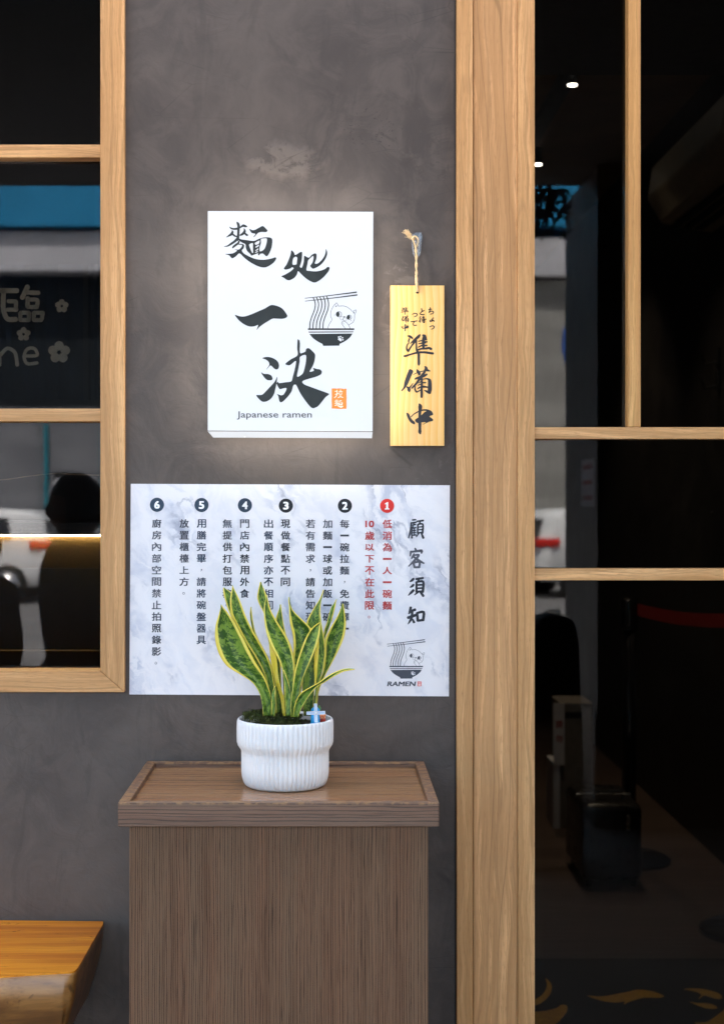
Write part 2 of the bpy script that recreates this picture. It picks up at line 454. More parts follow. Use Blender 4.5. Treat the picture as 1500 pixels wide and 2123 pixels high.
M['ink_grey'] = ink('grey_sign_film', (.06, .06, .066))
M['ink_board'] = ink('black_brush_ink', (.018, .016, .018), (.028, .026, .030))
M['ink_poster'] = ink('black_poster_ink', (.012, .016, .026), (.085, .09, .115), 9)
M['ink_navy'] = ink('navy_poster_ink', (.012, .028, .06), (.06, .075, .11), 7)
M['ink_red'] = ink('red_poster_ink', (.42, .03, .032), (.50, .05, .05))
M['badge_black'] = ink('black_badge', (.006, .008, .012))
M['badge_navy'] = ink('navy_badge', (.018, .038, .065))
M['badge_red'] = ink('red_badge', (.62, .025, .018))
M['print_white'] = ink('white_print', (.82, .82, .84))
M['seal_orange'] = ink('orange_seal', (.80, .16, .008), (.86, .20, .012), 60)
M['seal_red'] = ink('red_seal', (.62, .09, .06))
M['seal_white'] = emitter('backlit_white_seal_lines', (1, .97, .9), .06, (.6, .58, .5))
M['seal_lit'] = emitter('backlit_orange_seal', (1, .27, .008), .07, (.50, .15, .01))
M['sign_face'] = emitter('backlit_white_acrylic', (.95, .97, 1), .042)
M['sign_lip'] = emitter('glowing_acrylic_lip', (.95, .97, 1), .065)
M['sign_side'] = emitter('glowing_acrylic_edge', (1, .95, .87), 2.6)
M['white_alu'] = plain('white_coated_metal', (.78, .79, .80), .35)

def ceramic():
    t = NT('white_glazed_ceramic'); n = t.noise(t.co(), 12, 2)
    c = t.mix(t.mr(n, .3, .7), (.79, .79, .80), (.82, .82, .825))
    return t.fin(c, .42, None, .45)
M['ceramic'] = ceramic()

def leafmat():
    t = NT('variegated_leaf'); uv = t.sep(t.co('UV')); u = uv[0]; v = uv[1]
    oi = t.n('ObjectInfo', 'Random')
    off = t.math('MULTIPLY', oi, 37.0)
    d = t.math('ABSOLUTE', t.math('SUBTRACT', u, .5))
    en = t.noise(t.comb(t.math('MULTIPLY', u, 2), t.math('ADD', t.math('MULTIPLY', v, 9), off), 0.0), 1, 3)
    dd = t.math('ADD', d, t.math('MULTIPLY', t.math('SUBTRACT', en, .5), .07))
    thr = t.mr(v, .06, .34, .10, 0)
    margin = t.mr(t.math('SUBTRACT', dd, thr), .385, .410)
    w1 = t.noise(t.comb(t.math('MULTIPLY', u, 5), t.math('ADD', t.math('MULTIPLY', v, 14), off), 0.0), 1.0, 3, .6)
    vv = t.math('ADD', t.math('MULTIPLY', v, 66), t.math('MULTIPLY', w1, 6.5))
    zig = t.noise(t.comb(t.math('MULTIPLY', u, 1.9), t.math('ADD', vv, off), 0.0), 1.0, 3, .6, .2)
    band = t.mr(t.math('ADD', zig, t.math('MULTIPLY', t.math('SUBTRACT', t.noise(t.comb(t.math('MULTIPLY', u, 2), t.math('ADD', t.math('MULTIPLY', v, 5), off), 4.0), 1.0, 2), .5), .30)), .45, .53)
    grain = t.noise(t.comb(t.math('MULTIPLY', u, 30), t.math('ADD', t.math('MULTIPLY', v, 50), off), 0.0), 1, 3)
    c = t.mix(band, (.030, .088, .010), (.195, .31, .038))
    c = t.mix(t.mr(grain, .5, .7, 0, .4), c, (.07, .17, .02))
    streak = t.noise(t.comb(t.math('MULTIPLY', u, 45), t.math('ADD', t.math('MULTIPLY', v, 1.2), off), 0.0), 1, 2)
    y = t.mix(t.mr(streak, .35, .7), (.86, .66, .06), (.80, .72, .17))
    c = t.mix(margin, c, y)
    nm = t.bump(t.math('ADD', grain, streak), .15, .0008)
    m = t.fin(c, t.mr(grain, .3, .7, .32, .45), nm, .35)
    return m
M['leaf'] = leafmat()
def leafback():
    t = NT('yellow_leaf_margin'); uv = t.sep(t.co('UV'))
    n = t.noise(t.comb(t.math('MULTIPLY', uv[0], 20), t.math('MULTIPLY', uv[1], 2), 0.0), 1, 3)
    return t.fin(t.mix(t.mr(n, .35, .7), (.86, .64, .05), (.66, .56, .07)), .38, None, .45)
M['leaf_y'] = leafback()
M['moss'] = plain('dark_moss', (.050, .060, .016), .9, .2, .75, 90)
M['soil'] = plain('dark_soil', (.02, .016, .012), .95, .1, .4, 200, bump=.5)
def jute():
    t = NT('jute_fibre'); n = t.noise(t.mapp(t.co(), (1, 1, 1)), 700, 3)
    return t.fin(t.mix(t.mr(n, .3, .7), (.82, .62, .37), (.56, .37, .18)), .85, t.bump(n, .4, .0006), .15)
M['jute'] = jute()
def clear():
    t = NT('clear_plastic')
    tr = t.n('BsdfTransparent', 0, {'Color': (.90, .92, .94)}); gl = t.n('BsdfGlossy', 0, {'Color': (1, 1, 1), 'Roughness': .08})
    df = t.n('BsdfDiffuse', 0, {'Color': (.5, .52, .55)})
    fr = t.n('Fresnel', 0, {'IOR': 1.5})
    m1 = t.n('MixShader', 0, {0: .05, 1: tr, 2: df}); m2 = t.n('MixShader', 0, {0: t.math('MULTIPLY', fr, .7), 1: m1, 2: gl})
    t.t.links.new(m2, t.out.inputs[0]); return t.m
M['clear'] = clear()
def glass(name, tint, ior):
    t = NT(name)
    tr = t.n('BsdfTransparent', 0, {'Color': tint}); gl = t.n('BsdfGlossy', 0, {'Color': (1, 1, 1), 'Roughness': .0})
    fr = t.n('Fresnel', 0, {'IOR': ior})
    m2 = t.n('MixShader', 0, {0: fr, 1: tr, 2: gl})
    t.t.links.new(m2, t.out.inputs[0]); return t.m
M['glass_l'] = glass('smoked_window_glass', (.55, .55, .56), 1.345)
M['glass_r'] = glass('smoked_door_glass', (.52, .51, .49), 1.345)

def bench_mat(name, cols, rough):
    t = NT(name); co = t.co(); sx = t.sep(co)
    wv = t.noise(t.mapp(co, (2.2, 9, 3)), 1, 3)
    a = t.math('ADD', t.math('MULTIPLY', sx[1], 1.0), t.math('MULTIPLY', wv, .07))
    b = t.noise(t.comb(t.math('MULTIPLY', sx[0], 1.2), t.math('MULTIPLY', a, 26), t.math('MULTIPLY', sx[2], 26)), 1, 5, .6)
    f = t.noise(t.comb(t.math('MULTIPLY', sx[0], 6), t.math('MULTIPLY', a, 260), t.math('MULTIPLY', sx[2], 200)), 1, 3)
    c = t.ramp(t.mr(b, .3, .7), [(0, cols[0]), (.5, cols[1]), (1, cols[2])])
    c = t.mix(t.mr(f, .45, .75, 0, .3), c, tuple(x * .45 for x in cols[2]))
    kn = t.noise(t.mapp(co, (9, 14, 12)), 1, 4, .6, 3.0)
    c = t.mix(t.mr(kn, .62, .72, 0, .7), c, tuple(x * .25 for x in cols[2]))
    return t.fin(c, rough, t.bump(f, .08, .0005), .5)
M['bench_top'] = bench_mat('orange_lacquered_wood', [(.80, .31, .020), (.62, .20, .012), (.42, .115, .010)], .25)
M['bench_side'] = bench_mat('brown_live_edge', [(.34, .16, .045), (.24, .105, .026), (.12, .048, .012)], .28)

M['dark_wall'] = plain('dark_interior_wall', (.022, .019, .018), .6, .3, .3, 6)
M['dark_ceiling'] = plain('brown_interior_ceiling', (.34, .21, .12), .7, .2, .2, 4)
M['sealant'] = plain('dark_sealant', (.035, .033, .032), .7, .2)
M['black'] = plain('matt_black', (.008, .008, .009), .5, .4, .3)
M['black_gloss'] = plain('glossy_black', (.010, .009, .010), .18, .5, .3)
M['rubber'] = plain('black_rubber', (.015, .015, .016), .7, .3)
M['chrome'] = plain('brushed_steel', (.55, .55, .55), .25, .5, .1, 60, 1.0)
M['lamp'] = emitter('lit_lamp', (1, .94, .84), 5)
M['led'] = emitter('warm_led_strip', (1, .74, .30), 42)
M['ac_white'] = plain('cream_plastic', (.55, .45, .32), .45)
M['belt'] = plain('red_webbing', (.62, .045, .035), .7, .2, .2, 200)
def floorwood():
    t = NT('dark_plank_floor'); co = t.co(); sx = t.sep(co)
    row = t.math('FLOOR', t.math('DIVIDE', sx[1], .16))
    rn = t.n('TexWhiteNoise', 'Value', {'W': row}, noise_dimensions='1D')
    n = t.noise(t.comb(t.math('ADD', t.math('MULTIPLY', sx[0], 3), t.math('MULTIPLY', rn, 30)), t.math('MULTIPLY', sx[1], 45), 0.0), 1, 5, .6)
    c = t.ramp(t.mr(n, .3, .7), [(0, (.085, .055, .042)), (.5, (.12, .082, .066)), (1, (.16, .115, .095))])
    c = t.mix(t.math('MULTIPLY', rn, .6), c, (.07, .045, .036))
    fr = t.math('FRACT', t.math('DIVIDE', sx[1], .16))
    c = t.mix(t.mr(fr, .03, .0, 0, .8), c, (.015, .01, .008))
    fx = t.math('ABSOLUTE', t.math('SUBTRACT', sx[0], .62))
    c = t.mix(t.mr(fx, .006, .002, 0, .9), c, (.012, .008, .007))
    return t.fin(c, .42, None, .4)
M['floor'] = floorwood()
M['mat'] = plain('charcoal_mat_pile', (.045, .043, .042), .95, .1, .25, 300, bump=.4)
M['gold'] = plain('gold_brown_print', (.95, .50, .045), .7, .2, .15, 80)
M['noren'] = plain('navy_cloth', (.006, .014, .026), .9, .1, .2, 40)
M['cream'] = plain('cream_print', (.90, .80, .58), .9, .1, .1, 60)
M['gold_panel'] = plain('gold_flecked_panel', (.024, .014, .0035), .5, .3, .5, 300)
M['paving_tile'] = plain('pale_paving_tile', (.15, .145, .14), .7, .3, .15, 5)
M['paving'] = plain('grey_paving', (.28, .27, .26), .8, .2, .2, 5)
M['roadtop'] = plain('pale_concrete_road', (.19, .185, .185), .85, .2, .2, 2)
M['asphalt'] = plain('asphalt', (.06, .06, .062), .85, .2, .25, 60)
M['arc_ceiling'] = plain('dark_arcade_ceiling', (.14, .135, .13), .8, .2, .2)
def facade():
    t = NT('grey_stone_panels'); co = t.co(); sx = t.sep(co)
    n = t.noise(t.mapp(co, (1, 1, 3)), .8, 5, .6)
    c = t.mix(t.mr(n, .3, .7), (.17, .175, .195), (.25, .255, .275))
    for a, p in ((sx[0], 2.4), (sx[2], 1.35)):
        f = t.math('ABSOLUTE', t.math('SUBTRACT', t.math('FRACT', t.math('DIVIDE', a, p)), .5))
        c = t.mix(t.mr(f, .014, .008, 0, .6), c, (.12, .12, .13))
    return t.fin(c, .7, None, .3)
M['facade'] = facade()
def concrete():
    t = NT('weathered_concrete'); co = t.co(); n = t.noise(t.mapp(co, (1, 1, 5)), .5, 6, .65)
    n2 = t.noise(co, 3, 5); c = t.mix(t.mr(n, .3, .7), (.26, .255, .24), (.40, .395, .37))
    c = t.mix(t.mr(n2, .5, .7, 0, .4), c, (.2, .195, .185))
    return t.fin(c, .85, None, .2)
M['concrete'] = concrete()
M['panel_light'] = plain('pale_grey_panels', (.58, .58, .62), .6, .3, .08, 2)
M['fascia'] = plain('blue_fascia', (.010, .25, .50), .5, .4, .06, 1)
M['teal'] = plain('teal_post_paint', (.01, .20, .26), .5)
M['shutter'] = plain('navy_shutter', (.004, .008, .012), .6, .3, .3, 2)
M['pillar'] = plain('charcoal_tile', (.060, .060, .066), .5, .4, .15, 8)
M['car'] = plain('white_car_paint', (.78, .79, .80), .25, .6, .03)
M['car_glass'] = plain('dark_car_glass', (.012, .013, .015), .08, .6, .1)
M['tail'] = plain('red_lamp_lens', (.75, .03, .02), .2, .6, .1)
M['headlight'] = plain('clear_lamp_lens', (.7, .72, .75), .1, .6, .1)
M['skin'] = plain('skin', (.42, .25, .17), .55, .4, .08, 40)
M['hair'] = plain('black_hair', (.012, .010, .009), .55, .4, .3, 200)
M['cloth_black'] = plain('black_clothing', (.010, .010, .011), .9, .15, .3, 60)
M['paper'] = plain('white_paper', (.72, .72, .76), .8, .2, .04)
M['paper_ink'] = plain('faded_red_print', (.45, .12, .12), .8, .2)
M['blue_sign'] = plain('blue_sign_paint', (.05, .13, .45), .4, .5)
M['wind_blue'] = plain('bright_blue_paint', (.01, .33, .72), .35, .5, .1, 300)
M['wind_white'] = plain('white_resin', (.80, .82, .85), .4, .5)
M['wind_lattice'] = plain('pale_blue_resin', (.42, .60, .85), .4, .5)
M['orn_red'] = plain('red_resin', (.60, .05, .03), .4, .5, .2, 300)
M['orn_orange'] = plain('orange_resin', (.80, .30, .14), .5, .4, .3, 400)
M['orn_green'] = plain('green_resin', (.10, .28, .06), .5, .4, .3, 400)
M['suitcase'] = plain('black_suitcase_shell', (.022, .019, .018), .3, .5)
M['shellbox'] = plain('grey_card', (.20, .18, .16), .7, .2)

# ================================================================== SETTING
gz = 0.0
struct('pavement', box(new(), -14, 14, -4.6, -.0, -.2, 0), M['paving_tile'])
struct('road', box(new(), -60, 60, -26.5, -4.6, -.45, -.15), M['roadtop'])
struct('far_pavement', box(new(), -60, 60, -45, -26.5, -.45, 0), M['paving'])
struct('ground', box(new(), -150, 150, -150, 150, -.9, -.46), M['asphalt'])
struct('shop_floor', box(new(), -3.2, 3.2, .0, 9.2, -.2, 0.0), M['floor'])

# --- shop wall with window and door openings
XW = W(258, 0).x + .004; XD = W(946, 0).x + .006
ZS = W(0, 1433).z
bm = new()
prism_wall = [(XW - .012, XD, 0, 3.03), ]
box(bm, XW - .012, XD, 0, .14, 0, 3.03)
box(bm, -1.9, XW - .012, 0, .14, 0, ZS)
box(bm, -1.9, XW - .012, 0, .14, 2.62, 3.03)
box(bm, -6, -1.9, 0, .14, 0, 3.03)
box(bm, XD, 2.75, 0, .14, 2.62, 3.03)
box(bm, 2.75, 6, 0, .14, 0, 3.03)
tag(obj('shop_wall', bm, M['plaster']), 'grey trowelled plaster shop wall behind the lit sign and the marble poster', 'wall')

# --- shop building shell and arcade
struct('shop_ceiling', box(new(), -3.2, 3.2, .14, 9.2, 3.3, 3.45), M['dark_ceiling'])
bm = new()                             # arcade roof; unseen slot along the shopfront added to let in top light
box(bm, -14, 14, -4.0, -1.36, 3.03, 3.3); box(bm, -14, -2.6, -1.36, 0, 3.03, 3.3); box(bm, 2.6, 14, -1.36, 0, 3.03, 3.3); box(bm, -2.6, 2.6, -.16, 0, 3.03, 3.3)
struct('arcade_ceiling', bm, M['arc_ceiling'])
bm = new(); box(bm, -3.2, -3.0, .14, 9.2, 0, 3.3); box(bm, 1.62, 1.8, .14, 9.2, 0, 3.3); box(bm, -3.0, 1.62, 8.4, 8.6, 0, 3.3)
struct('shop_interior_walls', bm, M['dark_wall'])
struct('door_soffit', box(new(), .2, 1.6, .15, .75, 2.60, 3.29), M['black'])
bm = new(); box(bm, -14, 14, 0, 10, 3.46, 5.8); box(bm, -14, -6, 0, 10, -.1, 3.02); box(bm, 6, 14, 0, 10, -.1, 3.02)  # unseen upper storey, raised to keep the sun out of the roof slot
tag(obj('shop_building', bm, M['facade']), 'two storey shop building whose ground floor arcade shades the storefront', 'building')

# ================================================================== LEFT WINDOW
wx0, wx1 = W(210, 0).x, W(258, 0, -.014).x
win = thing('wood_framed_window', (wx1, 0, W(0, 1435).z), 'oak framed window with two rails and dark reflecting panes at the left', 'window')
zb0, zb1 = W(0, 1435.5, -.014).z, W(0, 1391, -.014).z
bm = new()
prism(bm, [(wx0, 2.62), (wx1, 2.62), (wx1, zb0 + .0003), (wx0, zb1 + .0003)], -.014, .05, .0012)
obj('stile', bm, M['oak_v'], win)
bm = new()
prism(bm, [(wx1 - .0004, zb0), (wx0 - .0004, zb1), (-1.9, zb1), (-1.9, zb0)], -.014, .05, .0012)
obj('bottom_rail', bm, M['oak_h'], win)
for a, b in ((299, 326), (847, 873.5)):
    bm = new(); box(bm, -1.9, wx0 - .0005, -.006, .05, W(0, b, -.006).z, W(0, a, -.006).z, .001)
    obj('rail', bm, M['oak_h'], win)
rails = [2.62, W(0, 299, -.006).z, W(0, 326, -.006).z, W(0, 847, -.006).z, W(0, 873.5, -.006).z, zb1]
for a, b in ((1, 0), (3, 2), (5, 4)):
    bm = new(); box(bm, -1.9, wx0 - .001, GY, GY + .006, rails[a] + .0005, rails[b] - .0005)
    obj('glass_pane', bm, M['glass_l'], win)

# ================================================================== DOOR CASING AND GLASS DOOR
cas = thing('door_casing', (W(1020, 0).x, 0, 0), 'broad figured oak door casing between the plaster wall and the glass door', 'door frame')
def vplank(name, p0, p1, yf, mat, par, z0=0, z1=2.62, yb=.05):
    bm = new(); box(bm, W(p0, 0, yf).x, W(p1, 0, yf).x, yf, yb, z0, z1, .0012); return obj(name, bm, mat, par)
vplank('architrave', 946.5, 980, -.022, M['oak_v'], cas)
bm = new(); box(bm, W(941.5, 0).x, W(946.5, 0, -.022).x - .0004, -.003, -.0002, 0, 2.62); obj('sealant_line', bm, M['sealant'], cas)
vplank('casing_board', 981, 1072.3, -.013, M['oak_v2'], cas)
door = thing('glass_door', (W(1108, 0).x, 0, 0), 'oak framed glass door with a mullion and two rails, dark room behind', 'door')
vplank('stile', 1073, 1108, -.016, M['oak_v'], door)
vplank('mullion', 1302, 1327.5, -.002, M['oak_m'], door, z0=W(0, 885, -.004).z + .0003)
x0 = W(1108, 0, -.016).x + .0006
for a, b in ((885.5, 910), (1179.5, 1203.5)):
    bm = new(); box(bm, x0, 2.62, -.004, .05, W(0, b, -.004).z, W(0, a, -.004).z, .001); obj('rail', bm, M['oak_h'], door)
vplank('far_stile', 3275, 3320, -.016, M['oak_v'], door)
ra = [W(0, 885.5, -.004).z, W(0, 910, -.004).z, W(0, 1179.5, -.004).z, W(0, 1203.5, -.004).z]
xm = W(1302, 0, -.002).x; xm2 = W(1327.5, 0, -.002).x
for xa, xb, za, zb in ((x0, xm, ra[0], 2.62), (xm2, 2.6, ra[0], 2.62), (x0, 2.6, ra[2], ra[1]), (x0, 2.6, .0, ra[3])):
    bm = new(); box(bm, xa + .0005, xb - .0005, GY, GY + .006, za + .0005, zb - .0005); obj('glass_pane', bm, M['glass_r'], door)

# ================================================================== GLYPH DATA (traced brush strokes)
MIAN = dict(o=(460, 455), s=12.5, polys=[
 [[(80,892),(170,885),(280,872),(360,830),(390,798),(325,770),(440,772),(510,700),(518,655),(430,650),(430,628),(540,632),(575,660),(560,740),(515,800),(560,870),(620,910),(760,980),(900,1025),(1060,1040),(1200,1025),(1320,995),(1385,975),(1405,1000),(1390,1045),(1340,1110),(1250,1180),(1150,1230),(1060,1240),(950,1215),(820,1155),(680,1070),(560,970),(450,875),(360,950),(280,1000),(240,990),(190,930)]],
 [[(705,245),(725,240),(780,270),(850,265),(1040,165),(1080,175),(1180,280),(1150,320),(1030,318),(940,340),(830,455),(815,445),(865,370),(770,345)]],
 [[(440,490),(500,510),(640,530),(830,550),(960,495),(1080,462),(1230,460),(1290,490),(1305,540),(1290,700),(1250,820),(1180,940),(1140,945),(1060,880),(985,890),(965,925),(935,915),(935,870),(760,935),(740,900),(650,810),(615,720),(605,640),(530,600),(440,540)],
  [(700,650),(740,620),(800,610),(800,700),(805,860),(785,865),(740,770)],
  [(1010,500),(1080,485),(1160,490),(1155,600),(1110,740),(1050,800),(980,820),(975,720),(1010,600)],
  [(850,605),(975,540),(960,615),(870,655)], [(870,700),(955,648),(950,690),(870,728)], [(862,800),(940,742),(935,780),(868,812)], [(852,855),(925,808),(920,842)]]],
 strokes=[[(380,58,14),(405,90,60),(430,150,70),(428,250,66),(420,400,64),(410,480,76),(400,530,60)],
  [(195,188,14),(240,226,40),(300,240,48),(400,232,55),(480,195,40),(550,155,66),(610,172,60),(640,180,36)],
  [(108,456,10),(180,415,44),(250,370,70),(272,315,56),(262,280,18)], [(280,380,50),(340,425,42),(390,440,30)],
  [(468,405,34),(520,380,60),(575,330,70),(588,280,56),(568,228,12)], [(590,350,44),(630,390,55),(658,402,48)],
  [(385,510,70),(320,570,60),(230,630,55),(150,680,36),(58,696,14)],
  [(440,560,40),(420,610,50),(350,660,55),(290,710,48),(272,735,22)]])
CHU = dict(o=(580, 510), s=13.636, polys=[
 [[(325,115),(400,185),(425,245),(480,225),(580,165),(625,165),(628,260),(620,360),(595,480),(562,580),(610,612),(650,530),(675,420),(685,275),(710,275),(815,325),(900,245),(980,205),(1025,215),(1038,270),(1025,370),(985,480),(1010,500),(1080,480),(1180,390),(1260,270),(1290,170),(1300,80),(1335,160),(1330,250),(1280,370),(1180,500),(1060,590),(935,640),(910,625),(855,560),(920,460),(950,330),(940,275),(900,300),(800,400),(780,500),(750,680),(850,700),(1000,712),(1150,690),(1280,640),(1340,590),(1390,590),(1405,620),(1380,700),(1250,860),(1130,960),(1010,1025),(940,1025),(840,980),(720,900),(610,800),(512,708),(480,800),(400,900),(270,965),(190,950),(110,895),(40,855),(150,800),(300,710),(390,625),(340,598),(300,630),(160,665),(110,635),(190,510),(260,350),(305,220)],
  [(375,350),(450,295),(490,330),(480,430),(465,515),(360,518)]]], strokes=[])
YI = dict(o=(480, 620), s=12.5, polys=[[[(85,405),(200,440),(300,450),(400,430),(560,370),(720,300),(860,240),(950,185),(1020,152),(1100,155),(1220,190),(1320,250),(1400,350),(1445,430),(1430,465),(1380,495),(1300,510),(1180,505),(1060,505),(960,560),(830,640),(710,730),(645,800),(685,670),(600,700),(500,712),(400,690),(280,625),(190,550),(130,480)]]], strokes=[])
JUE = dict(o=(525, 700), s=9.0909, polys=[
 [[(170,385),(240,362),(320,368),(400,400),(460,450),(485,520),(470,580),(435,600),(390,580),(340,530),(315,525),(250,600),(245,595),(300,510),(290,460),(240,415)]],
 [[(145,650),(200,680),(280,685),(340,715),(362,770),(345,800),(270,800),(230,775),(180,715)]],
 [[(55,1080),(160,1075),(220,1025),(310,930),(400,830),(450,735),(437,860),(415,960),(390,1060),(330,1150),(250,1200),(180,1208),(130,1180),(65,1110)]],
 [[(835,28),(865,45),(878,110),(882,290),(980,260),(990,220),(1020,195),(1060,205),(1160,310),(1155,420),(1120,530),(1060,640),(1140,620),(1125,570),(1200,590),(1260,600),(1290,640),(1270,690),(1180,735),(1040,775),(950,805),(920,835),(960,880),(1060,920),(1250,990),(1425,1055),(1420,1075),(1360,1120),(1220,1290),(1130,1330),(1080,1310),(980,1190),(880,1040),(805,890),(770,885),(745,920),(720,1010),(650,1110),(560,1200),(510,1218),(485,1180),(470,1100),(445,1060),(520,1085),(570,1070),(625,950),(500,970),(480,950),(435,860),(465,830),(480,855),(600,840),(715,820),(740,740),(780,590),(805,440),(780,445),(680,520),(600,495),(700,410),(830,330),(825,200)],
  [(880,360),(985,325),(990,440),(960,590),(925,680),(825,735),(850,570),(872,450)]]], strokes=[])
ZHUN = dict(o=(825, 685), s=18.75, polys=[], strokes=[
 [(385,210,60),(450,230,95),(540,290,80),(562,330,36)], [(440,320,60),(405,400,60),(410,480,40),(350,560,50),(325,660,60),(345,750,80),(390,800,84),(400,845,24)],
 [(395,790,90),(450,700,70),(520,600,60),(600,490,80),(690,380,110)], [(455,520,18),(560,430,70),(700,310,110),(800,220,110),(840,165,64)],
 [(705,400,60),(705,600,65),(720,760,84),(790,900,100),(795,1100,100),(800,1290,105),(795,1345,64)],
 [(965,180,80),(1010,220,150),(1030,320,165)], [(985,300,120),(975,500,120),(980,690,90)],
 [(780,420,40),(900,392,50),(1100,345,60)], [(1000,440,60),(1120,440,60)], [(790,515,35),(900,495,50),(1060,470,60)], [(780,650,45),(900,590,60),(1000,590,70),(1125,580,46)],
 [(740,760,60),(900,710,70),(1080,700,80),(1200,680,90),(1280,720,100)], [(235,995,80),(300,985,80),(500,920,65),(740,860,80),(1000,845,85),(1200,870,90),(1350,890,90)]])
BEI = dict(o=(825, 755), s=18.75, polys=[[[(430,195),(470,185),(585,260),(500,470),(380,760),(290,900),(180,1020),(130,1050),(110,1030),(205,890),(235,720),(330,430)]]], strokes=[
 [(330,880,50),(400,930,110),(420,1000,130),(430,1060,64)], [(440,910,60),(510,830,50),(570,740,30)],
 [(730,210,50),(760,270,110),(820,370,110),(790,425,50)], [(580,405,20),(700,345,35),(870,285,40),(1010,250,40),(1090,220,80)],
 [(1040,90,60),(1080,140,110),(1110,220,110),(1240,265,30)], [(1060,200,100),(1020,300,90),(940,420,110),(860,520,120),(740,700,85),(620,840,80),(530,930,60)],
 [(650,575,50),(700,550,80),(850,500,100),(1000,450,100),(1120,390,60)],
 [(930,590,30),(1050,565,45),(1150,570,70),(1215,630,130),(1230,800,150),(1225,1000,160),(1220,1120,100)], [(1010,1010,30),(1100,1050,80),(1200,1100,110)],
 [(910,550,90),(915,700,85),(910,950,90),(910,1200,95),(905,1280,80)], [(960,715,50),(1070,715,50)], [(960,870,90),(1060,880,70),(1160,890,50)],
 [(790,740,30),(880,670,40)], [(760,820,30),(880,770,50)], [(765,950,50),(830,900,60),(890,880,50)], [(660,870,40),(650,970,60),(710,1080,60),(780,1050,50),(870,1000,40)]])
ZHONG = dict(o=(825, 830), s=18.75, polys=[[[(650,760),(720,700),(800,650),(900,570),(1050,440),(1200,400),(1350,520),(1340,570),(1215,620),(1350,730),(1340,800),(1200,830),(970,940),(960,930),(1080,850),(870,855),(760,880),(690,840)]]], strokes=[
 [(820,135,60),(855,230,160),(845,400,120),(835,600,110),(840,900,125),(840,1100,110),(840,1230,130),(860,1300,54)],
 [(345,500,64),(380,560,110),(440,700,110),(520,810,120),(600,870,110),(625,910,60)],
 [(500,640,40),(600,540,40),(750,450,50),(860,400,50),(1000,370,60),(1150,390,80),(1250,470,140),(1300,530,110)]])
# title characters, units = px*8.85 from (790,1060)
GU = dict(o=(790, 1060), s=8.85, polys=[], strokes=[
 [(570,160,24),(630,155,26)], [(555,215,24),(640,200,26)], [(550,210,26),(540,320,30),(520,420,32),(500,490,20)], [(570,255,20),(630,240,22)], [(600,210,20),(585,260,22)],
 [(580,280,24),(560,340,26),(560,490,30)], [(570,310,22),(635,300,22)], [(580,355,20),(630,350,20)], [(580,395,20),(630,390,20)], [(575,440,22),(635,435,24)], [(605,310,20),(605,430,20)],
 [(655,185,26),(770,170,30)], [(715,180,24),(700,225,26)], [(670,240,26),(665,400,28)], [(670,240,24),(760,235,28),(755,400,34)], [(680,290,18),(745,285,20)], [(680,340,18),(745,335,20)], [(670,395,22),(755,390,24)],
 [(690,400,26),(640,470,18)], [(735,400,28),(770,490,38)]])
KE = dict(o=(790, 1060), s=8.85, polys=[], strokes=[
 [(620,680,26),(635,720,40)], [(545,740,40),(530,820,24)], [(545,745,34),(640,735,34),(740,725,44),(735,770,26)],
 [(600,780,24),(570,840,34),(555,870,20)], [(595,810,28),(690,800,32),(620,890,40),(500,1010,18)], [(600,840,30),(680,900,42),(780,955,26)],
 [(590,950,36),(610,1030,34)], [(590,945,32),(700,930,36),(695,1020,36)], [(610,1030,32),(700,1025,36)]])
XU = dict(o=(790, 1060), s=8.85, polys=[], strokes=[
 [(590,1240,40),(560,1270,40),(525,1290,20)], [(590,1350,36),(565,1375,38),(530,1395,20)], [(590,1450,40),(550,1490,40),(495,1545,14)],
 [(640,1245,36),(765,1225,36)], [(690,1240,30),(670,1290,34)], [(645,1300,34),(645,1480,38)], [(645,1300,30),(765,1290,40),(760,1480,42)], [(655,1355,26),(740,1350,28)], [(655,1415,26),(740,1410,28)], [(645,1475,32),(760,1470,34)],
 [(670,1485,34),(610,1535,16)], [(720,1485,40),(770,1555,40)]])
ZHI = dict(o=(790, 1060), s=8.85, polys=[], strokes=[
 [(540,1765,40),(525,1840,44),(505,1880,24)], [(530,1840,34),(620,1805,44)], [(490,1955,46),(560,1930,44),(635,1905,44)], [(565,1850,42),(560,1940,42),(530,2010,38),(490,2070,16)], [(575,1990,30),(600,2040,40)],
 [(655,1870,42),(670,2010,44)], [(650,1870,36),(775,1850,44),(765,2000,44)], [(670,2010,36),(775,1995,42)]])
def draw(inkp, g, y, tf=None, wmul=1.0, step=2e-5):
    yy = [y]
    fn = zmap(g['o'][0], g['o'][1], g['s'], yy, tf)
    for p in g['polys']:
        inkp.fill([cr(l, True, 4) for l in p], fn); yy[0] -= step
    for st in g['strokes']:
        inkp.stroke(st, fn, 4, wmul); yy[0] -= step

